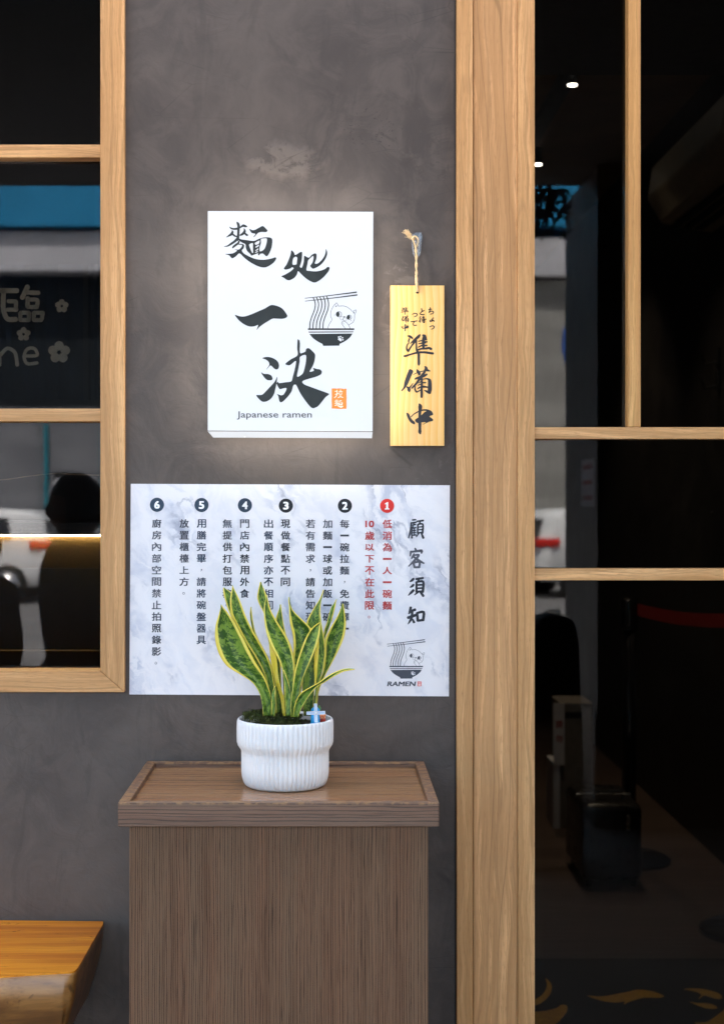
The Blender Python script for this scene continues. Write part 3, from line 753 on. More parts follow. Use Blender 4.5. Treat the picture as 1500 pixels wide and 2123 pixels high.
def logo(par, mat, y, tf=None, cat_mat=None):
    fn = zmap(628, 600, 12.5, y, tf)
    fn2 = zmap(628, 600, 12.5, y - 3e-5, tf)
    fn3 = zmap(628, 600, 12.5, y - 6e-5, tf)
    lg = Ink()
    fnb = fn
    def circ(x, yy, r): return [(x + r * math.cos(i * math.pi / 6), yy + r * math.sin(i * math.pi / 6)) for i in range(12)]
    lg.fill([[(125,1005),(1325,1005),(1325,1048),(125,1048)]], fn)
    lg.fill([[(140,1090),(1305,1085),(1292,1110),(150,1116)]], fn)
    ou = [(165,1150),(1280,1140)] + cr([(1280,1140,0),(1230,1220,0),(1130,1310,0),(1030,1370,0),(945,1410,0)], False, 3)[1:] + [(940,1455),(520,1460),(500,1410)] + cr([(500,1410,0),(400,1360,0),(280,1280,0),(210,1210,0),(165,1150,0)], False, 3)[1:-1]
    ou = [(p[0], p[1]) for p in ou]
    lg.fill([ou, circ(925,1232,23), circ(975,1221,20), circ(1022,1250,20), circ(1030,1302,19), [(900,1290),(915,1262),(950,1252),(990,1270),(1003,1300),(998,1335),(970,1345),(935,1318)]], fn)
    first = lg.done('bowl', mat, par)
    lg = Ink()
    lg.stroke([(50,225,16),(640,160,20),(1380,68,36)], fn2); lg.stroke([(55,300,16),(640,235,20),(1395,140,36)], fn2)
    lg.done('chopsticks', mat, par)
    lg = Ink()
    for k in range(5):
        dx = 86 * k
        top = [(260,205),(345,195),(430,185),(520,175),(605,165)][k]
        lg.stroke([(top[0], top[1], 26), (300+dx*1.0, 300-k*9, 26), (316+dx,400,26), (290+dx,540,26),(220+dx,720,26),(180+dx,860,26),(170+dx,1008,26)], fn3)
    lg.done('noodles', mat, par)
    lg = Ink()
    lg.stroke([(640,1003,11),(670,910,11),(745,780,11),(715,690,11),(725,560,11),(780,440,11),(860,345,11),(880,350,11),(915,430,11)], fn2)
    lg.stroke([(915,430,11),(1050,425,11),(1150,460,11),(1230,520,11),(1280,565,11),(1365,525,11),(1375,560,11),(1335,660,11),(1330,760,11),(1290,850,11),(1190,910,11)], fn2)
    lg.stroke([(1085,1003,11),(1000,880,11),(1010,835,11),(1070,820,11),(1150,880,11),(1195,950,11),(1215,1003,11)], fn3)
    lg.fill([[(830,458),(855,408),(882,430)]], fn2); lg.fill([[(1292,590),(1325,568),(1320,638)]], fn2)
    lg.ring(925, 640, 70, 11, fn2); lg.ring(1192, 720, 60, 11, fn2)
    lg.disc(902, 640, 44, fn3, 18, 66); lg.disc(1176, 715, 42, fn3, 18, 56)
    lg.ring(1005, 742, 46, 7, fn3); lg.ring(1080, 765, 46, 7, fn2); lg.disc(1070, 705, 18, fn3)
    for a in (0, 14, 28): lg.stroke([(1235 + a * .6, 792 + a * .5, 5), (1225 + a * .6, 808 + a * .5, 5)], fn2)
    for a in (0, 14): lg.stroke([(822 + a * .4, 640 + a, 5), (808 + a * .4, 662 + a, 5)], fn2)
    for a in (0, 22): lg.stroke([(1030 + a, 850 + a, 6), (1022 + a, 880 + a, 6)], fn2)
    lg.done('cat', cat_mat or mat, par)

# ================================================================== LIT SIGN BOX
sg = thing('light_box_sign', W(602, 670), 'glowing white light box sign with black brush calligraphy and a ramen bowl logo', 'sign')
YF = -.072
def rect_prism(bm, pts, y0, y1, yw, bev=0):
    q = [(W(a, b, yw).x, W(a, b, yw).z) for a, b in pts]; return prism(bm, q, y0, y1, bev)
bm = new(); rect_prism(bm, [(430.5, 437), (773.5, 438.5), (772, 894), (430.5, 892.5)], YF, YF + .004, YF, .0008)
obj('front_panel', bm, M['sign_face'], sg)
bm = new(); rect_prism(bm, [(432, 439), (772, 440), (771, 891), (432, 890)], YF + .0042, YF + .022, YF)
obj('glowing_edge', bm, M['sign_side'], sg)
bm = new(); rect_prism(bm, [(434, 441), (770, 442), (769, 889), (434, 888)], YF + .0224, -.001, YF)
obj('back_case', bm, M['white_alu'], sg)
# lower lip: a chamfered white strip under the face
bm = new()
a = W(430.5, 893.5, YF); b = W(772, 895, YF)
v = [(a.x, YF, a.z - .0006), (b.x, YF, b.z - .0006), (b.x - .001, YF + .012, b.z - .0125), (a.x + .010, YF + .012, a.z - .0125)]
v2 = [(a.x + .0, YF + .004, a.z - .0006), (b.x, YF + .004, b.z - .0006), (b.x - .001, YF + .016, b.z - .0125), (a.x + .010, YF + .016, a.z - .0125)]
vs = [bm.verts.new(q) for q in v + v2]
for f in ((0, 1, 2, 3), (4, 7, 6, 5), (0, 4, 5, 1), (1, 5, 6, 2), (2, 6, 7, 3), (3, 7, 4, 0)): bm.faces.new([vs[i] for i in f])
obj('bottom_lip', bm, M['sign_lip'], sg)
for px in (507, 714):
    bm = new(); p = W(px, 904.5, -.060); ball(bm, p, .0028); obj('fixing_screw', bm, M['white_alu'], sg, True)
for nm, g in (('calligraphy', MIAN), ('calligraphy', CHU), ('calligraphy', YI), ('calligraphy', JUE)):
    i = Ink(); draw(i, g, YF - .0003); i.done(nm, M['ink_sign'], sg)
logo(sg, M['ink_sign'], YF - .0003)
i = Ink()
rag = [(240,175),(420,168),(600,182),(760,165),(960,178),(1040,195),(1110,225),(1150,178),(1262,190),(1258,500),(1270,800),(1262,1100),(1268,1400),(1250,1590),(1100,1575),(900,1590),(640,1582),(420,1565),(245,1560),(252,1300),(236,1000),(250,700),(240,400)]
i.fill([rag], zmap(680, 800, 33.33, YF - .0003)); seal = i.done('seal', M['seal_lit'], sg)
i = Ink(); fs = zmap(680, 800, 33.33, YF - .0005)
for st in ([(470,375,50),(640,360,50)], [(600,280,50),(612,560,52),(540,720,50),(420,820,46)], [(480,585,46),(710,510,46)], [(850,270,52),(855,380,52)], [(740,405,52),(990,400,52)], [(765,480,46),(800,650,46)], [(950,480,46),(880,650,46)], [(680,820,46),(830,740,52),(1020,800,46)]):
    i.stroke(st, fs)
def seal_tf(px, py):                  # squeeze the big character into the seal
    return (680 + (390 + (px - 464) / 109 * 660) / 33.33, 800 + (920 + (py - 458) / 98 * 590) / 33.33)
draw(i, MIAN, YF - .00055, seal_tf, 1.0, 1e-5)
i.done('seal_lettering', M['seal_white'], seal)
i = Ink(); put_text(i, "Japanese ramen", 568.5, 861.2, 155, 17, YF - .0003, fat=.35); i.done('caption', M['ink_grey'], sg)

# ================================================================== HANGING BOARD, ROPE, HOOK
hb = thing('hanging_board', W(865, 757, -.01), 'yellow pine board with black brush writing, hung on a jute cord', 'sign board')
YB = -.018
hx, hz = W(865, 605.5, YB).x, W(865, 605.5, YB).z
# board with a drilled hole: ring of faces around the hole
bx0, bx1 = W(809, 0, YB).x, W(920.3, 0, YB).x; bz0, bz1 = W(0, 924, YB).z, W(0, 591.5, YB).z
bm = new(); N = 32
outer, holer = [], []
for k in range(N):
    a = 2 * math.pi * k / N; dx, dz = math.cos(a), math.sin(a)
    holer.append((hx + .0032 * dx, hz + .0032 * dz))
loop_o = [(bx0, bz0), (bx1, bz0), (bx1, bz1), (bx0, bz1)]
tr = tessellate_polygon([[Vector((p[0], p[1], 0)) for p in loop_o], [Vector((p[0], p[1], 0)) for p in holer]])
pts = loop_o + holer
fr = [bm.verts.new((p[0], YB, p[1])) for p in pts]; bk = [bm.verts.new((p[0], YB + .0125, p[1])) for p in pts]
for t3 in tr:
    bm.faces.new([fr[i] for i in t3]); bm.faces.new([bk[i] for i in t3][::-1])
for lo in ([0, 1, 2, 3], list(range(4, 4 + N))):
    for k in range(len(lo)):
        p, q = lo[k], lo[(k + 1) % len(lo)]; bm.faces.new((fr[p], fr[q], bk[q], bk[p]))
obj('board', bm, M['pine'], hb)
for g in (ZHUN, BEI, ZHONG):
    i = Ink(); draw(i, g, YB - .0003, None, 1.0); i.done('brush_character', M['ink_board'], hb)
i = Ink()
def sub_tf(g, cx, cy, wd, hgt):
    xs = [p[0] for po in g['polys'] for l in po for p in l] + [p[0] for s in g['strokes'] for p in s]
    ys = [p[1] for po in g['polys'] for l in po for p in l] + [p[1] for s in g['strokes'] for p in s]
    x0, x1 = g['o'][0] + min(xs) / g['s'], g['o'][0] + max(xs) / g['s']; y0, y1 = g['o'][1] + min(ys) / g['s'], g['o'][1] + max(ys) / g['s']
    return lambda px, py: (cx + (px - (x0 + x1) / 2) / (x1 - x0) * wd, cy + (py - (y0 + y1) / 2) / (y1 - y0) * hgt)
for g, cx, cy in ((ZHUN, 838.8, 644.6), (BEI, 838.3, 661), (ZHONG, 839.5, 679)): draw(i, g, YB - .0003, sub_tf(g, cx, cy, 15.5, 15), 1.15, 1e-5)
fsm = zmap(825, 630, 18.75, YB - .0003)
for st in ([(1180,215,40),(1300,200,40)], [(1245,140,44),(1230,240,44),(1190,340,36)], [(1200,330,36),(1290,275,40),(1370,310,44),(1340,370,40),(1245,395,36)],
           [(1380,540,40),(1330,560,40),(1320,660,44)], [(1330,620,40),(1400,670,44)], [(1320,660,40),(1255,690,38),(1225,650,36),(1290,620,36),(1400,660,40)],
           [(1220,890,38),(1320,845,42),(1400,880,46),(1370,945,42),(1290,980,34)],
           [(905,175,48),(925,290,46)], [(1010,250,44),(900,310,42),(850,380,42),(900,410,44),(1015,400,44)],
           [(545,405,36),(640,360,42),(735,390,46),(710,460,42),(620,500,32)], [(490,690,40),(600,675,42),(730,655,44)], [(650,670,36),(590,740,38),(590,820,42),(710,825,46)],
           [(870,490,44),(820,560,36)], [(880,560,40),(800,690,32)], [(850,620,40),(855,710,44)], [(980,475,50),(985,600,50)], [(930,530,36),(1020,515,40)], [(910,590,40),(1080,590,46)], [(920,650,38),(1030,635,42)], [(1020,600,46),(1010,720,50),(970,710,34)], [(945,670,34),(965,700,34)]):
    i.stroke(st, fsm, 4, .92)
i.done('small_writing', M['ink_board'], hb)
# twisted cord
def cordpath(pts, n=40):
    c = cr([tuple(p) for p in pts], False, max(2, n // (len(pts) - 1)))
    return [Vector(p) for p in c]
bm = new()
path = cordpath([W(860.8, 510, -.012), W(862.5, 530, -.014), W(862.6, 560, -.017), W(863.5, 585, -.0205), W(865, 604, -.0215)], 48)
for s in range(2):
    pp = [p + Vector((math.cos(i * .48 + s * math.pi), math.sin(i * .48 + s * math.pi), 0)) * .0013 for i, p in enumerate(path)]
    tube(bm, pp, .00155, 7)
tube(bm, cordpath([W(860.8, 512, -.012), W(858, 502, -.011), W(854.5, 494, -.012)], 8), .0017, 7)
tube(bm, cordpath([W(861.8, 512, -.012), W(866, 504, -.013), W(866.5, 496, -.015), W(862, 490, -.016), W(857, 490, -.015), W(853, 495, -.012)], 20), .0018, 7)
tube(bm, cordpath([W(863, 586, -.018), W(860.6, 576, -.0185), W(861, 570, -.0175)], 8), [.0012] * 9, 6)
tube(bm, cordpath([W(860.6, 576, -.0185), W(860.8, 584, -.019), W(862, 592, -.010)], 8), .0012, 6)
ball(bm, W(855.5, 494, -.013), .0042, 1.1, .8, .8, 10, 8)
for k in range(46):                    # frayed end
    a = Vector((random.gauss(0, .0012), random.gauss(0, .001), random.gauss(0, .0012)))
    p0 = W(854, 494, -.013) + a * .6
    p2 = W(840.5 + random.gauss(0, 3.0), 479 + random.gauss(0, 2.2), -.013 + random.gauss(0, .002))
    p1 = (p0 + p2) / 2 + a * 1.4
    tube(bm, cordpath([p0, p1, p2], 6), .00045, 4)
tube(bm, cordpath([W(850, 492, -.012), W(844, 491.5, -.014), W(838, 491, -.014)], 6), .0003, 4)
obj('cord', bm, M['jute'], hb, True)
hk = thing('wall_hook', W(864, 507, 0), 'clear plastic adhesive hook on the wall holding the jute cord', 'hook')
bm = new(); rect_prism(bm, [(855, 483), (873, 481), (875.5, 495), (872, 512), (871, 528), (868, 532), (857, 532), (854, 526), (853, 508), (851, 496)], -.003, -.0005, 0, .0008)
obj('base_plate', bm, M['clear'], hk)
bm = new()
prism_x(bm, [(-.004, W(0, 528).z), (-.004, W(0, 511).z), (-.008, W(0, 508).z), (-.0165, W(0, 508).z), (-.019, W(0, 500).z), (-.022, W(0, 501).z), (-.020, W(0, 511).z), (-.0095, W(0, 514).z), (-.007, W(0, 528).z)], W(858, 0).x, W(868, 0).x, .0006)
obj('hook_tongue', bm, M['clear'], hk)
bm = new(); rect_prism(bm, [(866.5, 484), (872.5, 483.5), (873, 494), (870, 509), (867, 509)], -.0055, -.0032, 0, .0008); obj('clip', bm, M['clear'], hk)

# ================================================================== MARBLE POSTER
po = thing('notice_poster', W(601, 1224), 'white marbled notice poster with numbered columns of Chinese writing on the plaster wall', 'poster')
YP = -.0018
nx, nz = 24, 16
bm = new(); grid = []
cor = [(271, 1003), (932, 1006), (930, 1444), (268, 1440)]
for j in range(nz + 1):
    row = []
    for k in range(nx + 1):
        u, v = k / nx, j / nz
        px = (cor[0][0] * (1 - u) + cor[1][0] * u) * (1 - v) + (cor[3][0] * (1 - u) + cor[2][0] * u) * v
        py = (cor[0][1] * (1 - u) + cor[1][1] * u) * (1 - v) + (cor[3][1] * (1 - u) + cor[2][1] * u) * v
        row.append((W(px, py, YP), W(px, py, -.0004)))
    grid.append(row)
fv = [[bm.verts.new(c[0]) for c in r] for r in grid]; bv = [[bm.verts.new(c[1]) for c in r] for r in grid]
for j in range(nz):
    for k in range(nx):
        bm.faces.new((fv[j][k], fv[j][k + 1], fv[j + 1][k + 1], fv[j + 1][k])); bm.faces.new((bv[j][k], bv[j + 1][k], bv[j + 1][k + 1], bv[j][k + 1]))
for k in range(nx):
    bm.faces.new((fv[0][k], bv[0][k], bv[0][k + 1], fv[0][k + 1])); bm.faces.new((fv[nz][k], fv[nz][k + 1], bv[nz][k + 1], bv[nz][k]))
for j in range(nz):
    bm.faces.new((fv[j][0], fv[j + 1][0], bv[j + 1][0], bv[j][0])); bm.faces.new((fv[j][nx], bv[j][nx], bv[j + 1][nx], fv[j + 1][nx]))
obj('sheet', bm, M['marble'], po)
YT = YP - .0003
cols = [("廚房內部空間禁止拍照錄影。", 324.6, 'ink_poster'), ("用膳完畢，請將碗盤器具", 417.5, 'ink_navy'), ("放置櫃檯上方。", 381.7, 'ink_poster'),
        ("門店內禁用外食", 507, 'ink_poster'), ("無提供打包服務。", 471.2, 'ink_poster'), ("現做餐點不同", 591.6, 'ink_poster'), ("出餐順序亦不相同。", 556.5, 'ink_navy'),
        ("每一碗拉麵，免費擇一", 714, 'ink_poster'), ("加麵一球或加飯一碗。", 678.8, 'ink_poster'), ("若有需求，請告知現場", 643.3, 'ink_poster'),
        ("低消為一人一碗麵", 802.4, 'ink_red'), ("⑩歲以下不在此限。", 766, 'ink_red')]
WIDE = {"一": (17, 3.4), "上": (18.5, 15), "人": (18.5, 15), "，": (3.2, 5.2), "。": (5, 5.4), "下": (17.5, 15), "以": (17.5, 14)}
for s, x, mk in cols:
    i = Ink(); y0 = 1085.2 + (x - 324) * .0025
    for k, ch in enumerate(s):
        cy = y0 + 24.15 * k
        if ch == '⑩':
            put_text(i, "10", x, cy, 17, 13, YT, fat=1.6); continue
        wd, hh = WIDE.get(ch, (18.4, 17.2))
        dx = -1 if ch in '。' else 0
        put_text(i, ch, x + dx - k * .04, cy, wd, hh, YT, fat=1.0 if ch not in '，。' else 0)
    i.done('text_column', M[mk], po)
for g in (GU, KE, XU, ZHI):
    i = Ink(); draw(i, g, YT, None, 1.18, 5e-6); i.done('title_character', M['ink_poster'], po)
for d, x, yy, mk in (("6", 325.3, 1046.5, 'badge_navy'), ("5", 417.6, 1047, 'badge_navy'), ("4", 507.5, 1047.5, 'badge_navy'), ("3", 592.4, 1048.3, 'badge_black'), ("2", 714.6, 1048.6, 'badge_black'), ("1", 802, 1048.8, 'badge_red')):
    i = Ink(); i.disc(x, yy, 14.7, lambda a, b: W(a, b, YT), 36); bd = i.done('number_badge', M[mk], po)
    i = Ink()
    if d == '1': i.fill([[(x + p, yy + q) for p, q in ((-4.6, 7.4), (-4.6, 5.6), (-1.9, 5.2), (-1.9, -3.8), (-4.8, -3.2), (-4.8, -4.8), (.6, -7.8), (2.2, -7.8), (2.2, 5.2), (4.8, 5.6), (4.8, 7.4))]], lambda a, b: W(a, b, YT - .0002))
    else: put_text(i, d, x, yy, 9.5, 15, YT - .0002, fat=1.9)
    i.done('numeral', M['print_white'], bd)
def ptf(px, py): return (802.4 + (px - 632) * .725, 1335.6 + (py - 618) * .725)
M['ink_slate'] = ink('slate_poster_ink', (.045, .052, .07))
logo(po, M['ink_slate'], YT, ptf)
i = Ink(); put_text(i, "RAMEN", 832, 1418, 57, 9, YT, fat=1.1, shear=.22); i.done('caption', M['ink_slate'], po)
i = Ink(); i.fill([[(865, 1413), (873, 1413), (873, 1423), (865, 1423)]], lambda a, b: W(a, b, YT)); sl = i.done('seal', M['seal_red'], po)
i = Ink(); put_text(i, "拉麵"[0], 869, 1415.8, 5.2, 4.2, YT - .0002); put_text(i, "麵", 869, 1420.4, 5.4, 4.2, YT - .0002); i.done('seal_lettering', M['print_white'], sl)

# ================================================================== PODIUM CABINET
cx0, cx1, cyf, cz = -.376, .197, -.418, .958
cb = thing('podium_cabinet', ((cx0 + cx1) / 2, -.2, cz), 'dark brown veneered podium with a raised tray rim, standing under the poster', 'cabinet')
rim = .019; zt = cz - .010; zl = cz - .043
bm = new()
def mitre(bm, pts, z0, z1, bev=.0016):
    a = [bm.verts.new((p[0], p[1], z0)) for p in pts]; b = [bm.verts.new((p[0], p[1], z1)) for p in pts]
    n = len(pts); fs = [bm.faces.new(a[::-1]), bm.faces.new(b)]
    for k in range(n): fs.append(bm.faces.new((a[k], a[(k + 1) % n], b[(k + 1) % n], b[k])))
    bmesh.ops.bevel(bm, geom=list({e for f in fs for e in f.edges}), offset=bev, segments=2, profile=.5, affect='EDGES')
yb = -.006
for nm, pts in (('front_rim', [(cx0, cyf), (cx1, cyf), (cx1 - rim, cyf + rim), (cx0 + rim, cyf + rim)]),
                ('back_rim', [(cx0, yb), (cx0 + rim, yb - rim), (cx1 - rim, yb - rim), (cx1, yb)]),
                ('side_rim', [(cx0, cyf), (cx0 + rim, cyf + rim), (cx0 + rim, yb - rim), (cx0, yb)]),
                ('side_rim', [(cx1, cyf), (cx1, yb), (cx1 - rim, yb - rim), (cx1 - rim, cyf + rim)])):
    bm = new(); mitre(bm, pts, zl, cz); obj(nm, bm, M['cab_rim'], cb)
bm = new(); box(bm, cx0 + rim, cx1 - rim, cyf + rim, yb - rim, zt - .02, zt); obj('tray_panel', bm, M['cab_top'], cb)
bm = new(); box(bm, -.358, .1785, -.400, -.012, .06, zl - .0005, .0015); obj('body', bm, M['cab_body'], cb)
bm = new(); box(bm, -.345, .165, -.38, -.02, 0, .06); obj('dark_base', bm, M['black'], cb)

# ================================================================== POTTED SNAKE PLANT
PX, PY = -.084, -.205
pz = zt
pp_ = thing('potted_snake_plant', (PX, PY, pz), 'variegated snake plant in a fluted white two tier pot on the podium', 'potted plant')
prof = [(.068, pz), (.0735, pz + .0006), (.0775, pz + .003), (.0808, pz + .0085), (.0832, pz + .017), (.0844, pz + .027), (.0846, pz + .040), (.0846, pz + .058), (.0846, pz + .066), (.0856, pz + .070), (.0885, pz + .0745), (.0915, pz + .079), (.0932, pz + .085), (.0935, pz + .094), (.0935, pz + .112), (.0932, pz + .121), (.0925, pz + .126), (.0910, pz + .1288), (.0893, pz + .1295), (.0880, pz + .1285), (.0873, pz + .125), (.0868, pz + .110), (.086, pz + .09)]
amps = [0, .1, .5, .9, 1, 1, 1, 1, 1, .9, .85, .95, 1, 1, 1, 1, .8, .3, 0, 0, 0, 0, 0]
NF = 60
def flute(j, a): return -.0030 * amps[j] * (1 - abs(math.sin(NF * a / 2)) ** .9)
bm = new(); lathe(bm, prof, (PX, PY), NF * 8, flute, caps=False)
bmesh.ops.holes_fill(bm, edges=[e for e in bm.edges if e.is_boundary and e.verts[0].co.z < pz + .001])
obj('pot', bm, M['ceramic'], pp_, True)
bm = new(); lathe(bm, [(.0868, pz + .108), (.075, pz + .115), (.05, pz + .120), (.02, pz + .122), (.001, pz + .122)], (PX, PY), 48, caps=False)
soil = obj('soil', bm, M['soil'], pp_, True)
bm = new()
for k in range(7500):                  # moss: short bent fibres in clumps
    a = random.uniform(0, 2 * math.pi); r = .083 * math.sqrt(random.random())
    if math.cos(a) * r > .040 and math.sin(a) * r < -.02 and random.random() < .5: continue
    x, y = PX + r * math.cos(a), PY + r * math.sin(a)
    h = mnoise.noise(Vector((x * 40, y * 40, 1.3)))
    lft = max(0, min(1, (PX + .02 - x) / .07))
    z = pz + .121 + .006 * (1 - (r / .085) ** 2) + .008 * h + .017 * lft * random.random() ** .4 - (.010 if math.cos(a) * r > .03 else 0)
    d = Vector((random.gauss(0, 1), random.gauss(0, 1), random.gauss(.5, .8))).normalized()
    L = random.uniform(.003, .008); sd_ = d.cross(Vector((random.random(), random.random(), random.random()))).normalized() * random.uniform(.0004, .0009)
    p = Vector((x, y, z)); q = p + d * L * .5 + Vector((0, 0, .0006)); e = p + d * L - Vector((0, 0, .0012))
    vs = [bm.verts.new(t_) for t_ in (p - sd_, p + sd_, q + sd_, q - sd_, e)]
    bm.faces.new(vs[:4]); bm.faces.new((vs[3], vs[2], vs[4]))
obj('moss', bm, M['moss'], pp_)

LEAVES = [  # (depth at base, depth at tip, curl, material, [(lx,ly,rx,ry) base -> tip])   tracing units
 (-.035, -.050, .16, 'leaf', [(520,1330,600,1330),(512,1230,600,1230),(490,1130,590,1120),(425,1025,565,1040),(330,955,535,960),(185,860,455,830),(108,740,385,700),(74,600,320,570),(78,480,250,450),(100,400,190,360),(118,330,150,315),(131,288,134,288)]),
 (.000, .010, .12, 'leaf', [(540,1320,590,1320),(480,1000,560,1000),(380,750,480,740),(270,520,400,520),(190,330,300,350),(160,230,250,240),(148,165,222,175),(146,130,165,135)]),
 (-.018, -.010, .16, 'leaf', [(590,1330,640,1330),(580,1150,632,1150),(540,960,615,960),(460,800,575,800),(360,640,490,640),(285,500,410,500),(222,370,350,370),(212,240,300,240),(226,150,255,150),(234,108,238,108)]),
 (.015, .030, .2, 'leaf', [(610,1320,650,1320),(590,1000,635,1000),(530,830,590,830),(465,680,520,690),(425,560,455,560),(402,440,428,440),(395,370,418,370),(403,310,410,310)]),
 (.020, .020, .12, 'leaf', [(650,1320,700,1320),(620,1000,690,1000),(590,750,680,750),(560,560,650,560),(525,370,600,370),(485,290,575,290),(464,225,556,210),(474,150,530,140),(488,95,505,95),(490,75,494,75)]),
 (-.012, -.012, .05, 'leaf_y', [(705,1330,730,1330),(685,1170,716,1160),(650,1050,684,1050),(618,950,662,950),(598,850,652,840),(584,750,640,740),(578,680,625,680),(582,640,600,640)]),
 (-.028, -.035, .14, 'leaf', [(745,1330,792,1330),(750,1180,796,1180),(735,1050,804,1050),(700,900,814,900),(655,780,806,780),(602,680,785,680),(556,570,735,570),(530,430,650,440),(528,310,590,330),(545,230,566,240),(554,196,558,196)]),
 (.030, .040, .1, 'leaf', [(720,1320,770,1320),(700,900,765,900),(690,700,760,700),(660,560,738,580),(634,440,714,470),(652,370,700,380),(676,310,692,320),(684,286,688,286)]),
 (.000, .000, .2, 'leaf', [(800,1320,850,1320),(800,1150,870,1150),(812,920,900,920),(800,800,930,800),(804,680,965,680),(796,570,975,590),(772,470,972,510),(764,390,880,420),(762,310,800,340),(756,250,768,255),(757,218,760,218)]),
 (-.045, -.050, .12, 'leaf', [(780,1340,850,1340),(784,1180,856,1180),(798,1050,872,1050),(820,900,915,930),(850,780,972,800),(884,680,1020,680),(922,590,1050,570),(965,520,1056,500),(1010,475,1056,470),(1050,452,1055,452)]),
 (.020, .030, .1, 'leaf', [(900,1330,980,1330),(885,1100,1000,1100),(885,950,1012,950),(900,800,1030,800),(915,600,1055,600),(928,445,1062,450),(985,335,1057,335),(1045,240,1066,245),(1070,180,1077,180),(1080,148,1082,148)]),
 (-.008, -.015, .15, 'leaf', [(990,1330,1012,1330),(1005,1150,1022,1150),(1010,1000,1052,1000),(1020,850,1092,850),(1030,700,1105,700),(1036,560,1086,560),(1046,440,1064,440),(1052,330,1056,330)]),
 (-.014, -.016, .0, 'leaf_y', [(998,1060,1010,1060),(1004,950,1026,950),(1000,850,1032,850),(1000,760,1036,760),(1020,690,1036,690),(1036,640,1040,640)]),
 (.035, .045, .1, 'leaf', [(1000,1320,1020,1320),(1030,900,1060,900),(1080,600,1100,600),(1095,510,1140,500),(1120,440,1165,430),(1150,330,1190,330),(1180,280,1200,285),(1203,236,1206,236)]),
 (.010, -.005, .16, 'leaf', [(990,1330,1016,1330),(1005,1180,1034,1140),(1040,1030,1078,1000),(1082,900,1150,860),(1094,760,1215,740),(1096,620,1275,600),(1145,510,1296,480),(1212,395,1290,400),(1248,320,1280,330),(1264,278,1270,278)]),
 (-.052, -.060, .25, 'leaf', [(800,1340,850,1340),(808,1260,880,1260),(830,1180,925,1180),(870,1115,975,1110),(950,1062,1030,1055),(1045,1008,1095,1018),(1145,940,1180,962),(1245,897,1265,917),(1320,885,1330,903),(1375,890,1376,898)]),
 (-.050, -.045, .1, 'leaf', [(735,1330,785,1330),(728,1200,782,1200),(722,1080,772,1080),(716,980,748,980),(713,898,717,898)]),
 (-.045, -.040, .1, 'leaf', [(600,1330,630,1330),(598,1200,634,1200),(606,1110,636,1110),(632,1042,638,1042)]),
]
def make_leaf(d0, d1, curl, mk, rows):
    bm = new(); uvl = bm.loops.layers.uv.new('UVMap')
    rr = cr(rows, False, 4); n = len(rr); nc = 9
    length = 0; vgrid = []; uvs = []
    pl = None
    for j, (lx, ly, rx, ry) in enumerate(rr):
        t = j / (n - 1)
        y = PY + d0 + (d1 - d0) * t
        A = W(430 + lx / 4.516, 1190 + ly / 4.516, y); B = W(430 + rx / 4.516, 1190 + ry / 4.516, y)
        m = (A + B) / 2
        if pl is not None: length += (m - pl).length
        pl = m; wd = (B - A).length
        row = []; ur = []
        for k in range(nc):
            s = k / (nc - 1)
            p = A.lerp(B, s)
            dep = (1 - (2 * s - 1) ** 2)
            p.y += wd * curl * dep * 1.6 - wd * curl * .8 + .0025 * math.sin(t * 9 + d0 * 300) * (2 * s - 1)
            row.append(bm.verts.new(p)); ur.append((s, length * 2.6))
        vgrid.append(row); uvs.append(ur)
    for j in range(n - 1):
        for k in range(nc - 1):
            f = bm.faces.new((vgrid[j][k], vgrid[j][k + 1], vgrid[j + 1][k + 1], vgrid[j + 1][k]))
            for lp, (a, b) in zip(f.loops, ((j, k), (j, k + 1), (j + 1, k + 1), (j + 1, k))): lp[uvl].uv = uvs[a][b]
    bm.normal_update()
    me = bpy.data.meshes.new('leaf'); bm.to_mesh(me); bm.free()
    o = link_mesh('leaf', me, M[mk], pp_, True)
    md = o.modifiers.new('thickness', 'SOLIDIFY'); md.thickness = .0016; md.offset = 1
    return o
for L in LEAVES: make_leaf(*L)

# --- ornaments stuck into the pot
wm = thing('windmill_ornament', W(654.5, 1497, PY - .045), 'tiny blue windmill figurine with white lattice sails, stuck in the pot', 'ornament')
yw = PY - .045
c0 = W(654.5, 1476.5, yw); zb = pz + .112
bm = new(); kx = (3 + yw) / 3000
lathe(bm, [(.0098, zb), (.0092, zb + .010), (.0082, c0.z - .002), (.0084, c0.z + .001), (.0078, c0.z + .0055), (.0052, c0.z + .0085), (.001, c0.z + .0098)], (c0.x - .0012, yw), 24)
obj('tower', bm, M['wind_blue'], wm, True)
for k in range(4):
    ang = R(3) + k * math.pi / 2
    bm = new(); lat = new()
    Ls, wd = .0178, .0058
    def bar(b, x0, x1, z0, z1, y0, y1): box(b, x0, x1, y0, y1, z0, z1)
    bar(bm, .0015, Ls, -.0005, .0004, -.0006, .0006); bar(bm, .0015, Ls, wd - .0008, wd, -.0006, .0006)
    bar(bm, Ls - .0009, Ls, .0004, wd - .0008, -.00055, .00055)
    bar(bm, .0015, .0024, .0004, wd - .0008, -.00055, .00055)
    for q in range(1, 7): bar(bm, .0024 + q * (Ls - .0035) / 7, .0029 + q * (Ls - .0035) / 7, .0004, wd - .0008, -.0004, .0004)
    bar(lat, .0024, Ls - .0009, .0003, wd - .0007, .0004, .0008)
    mtx = Matrix.Translation((c0.x, yw - .0115, c0.z)) @ Matrix.Rotation(-ang, 4, 'Y') @ Matrix.Translation((0, 0, -wd / 2))
    bm.transform(mtx); lat.transform(mtx)
    sl_ = obj('sail', bm, M['wind_white'], wm); obj('lattice', lat, M['wind_lattice'], sl_)
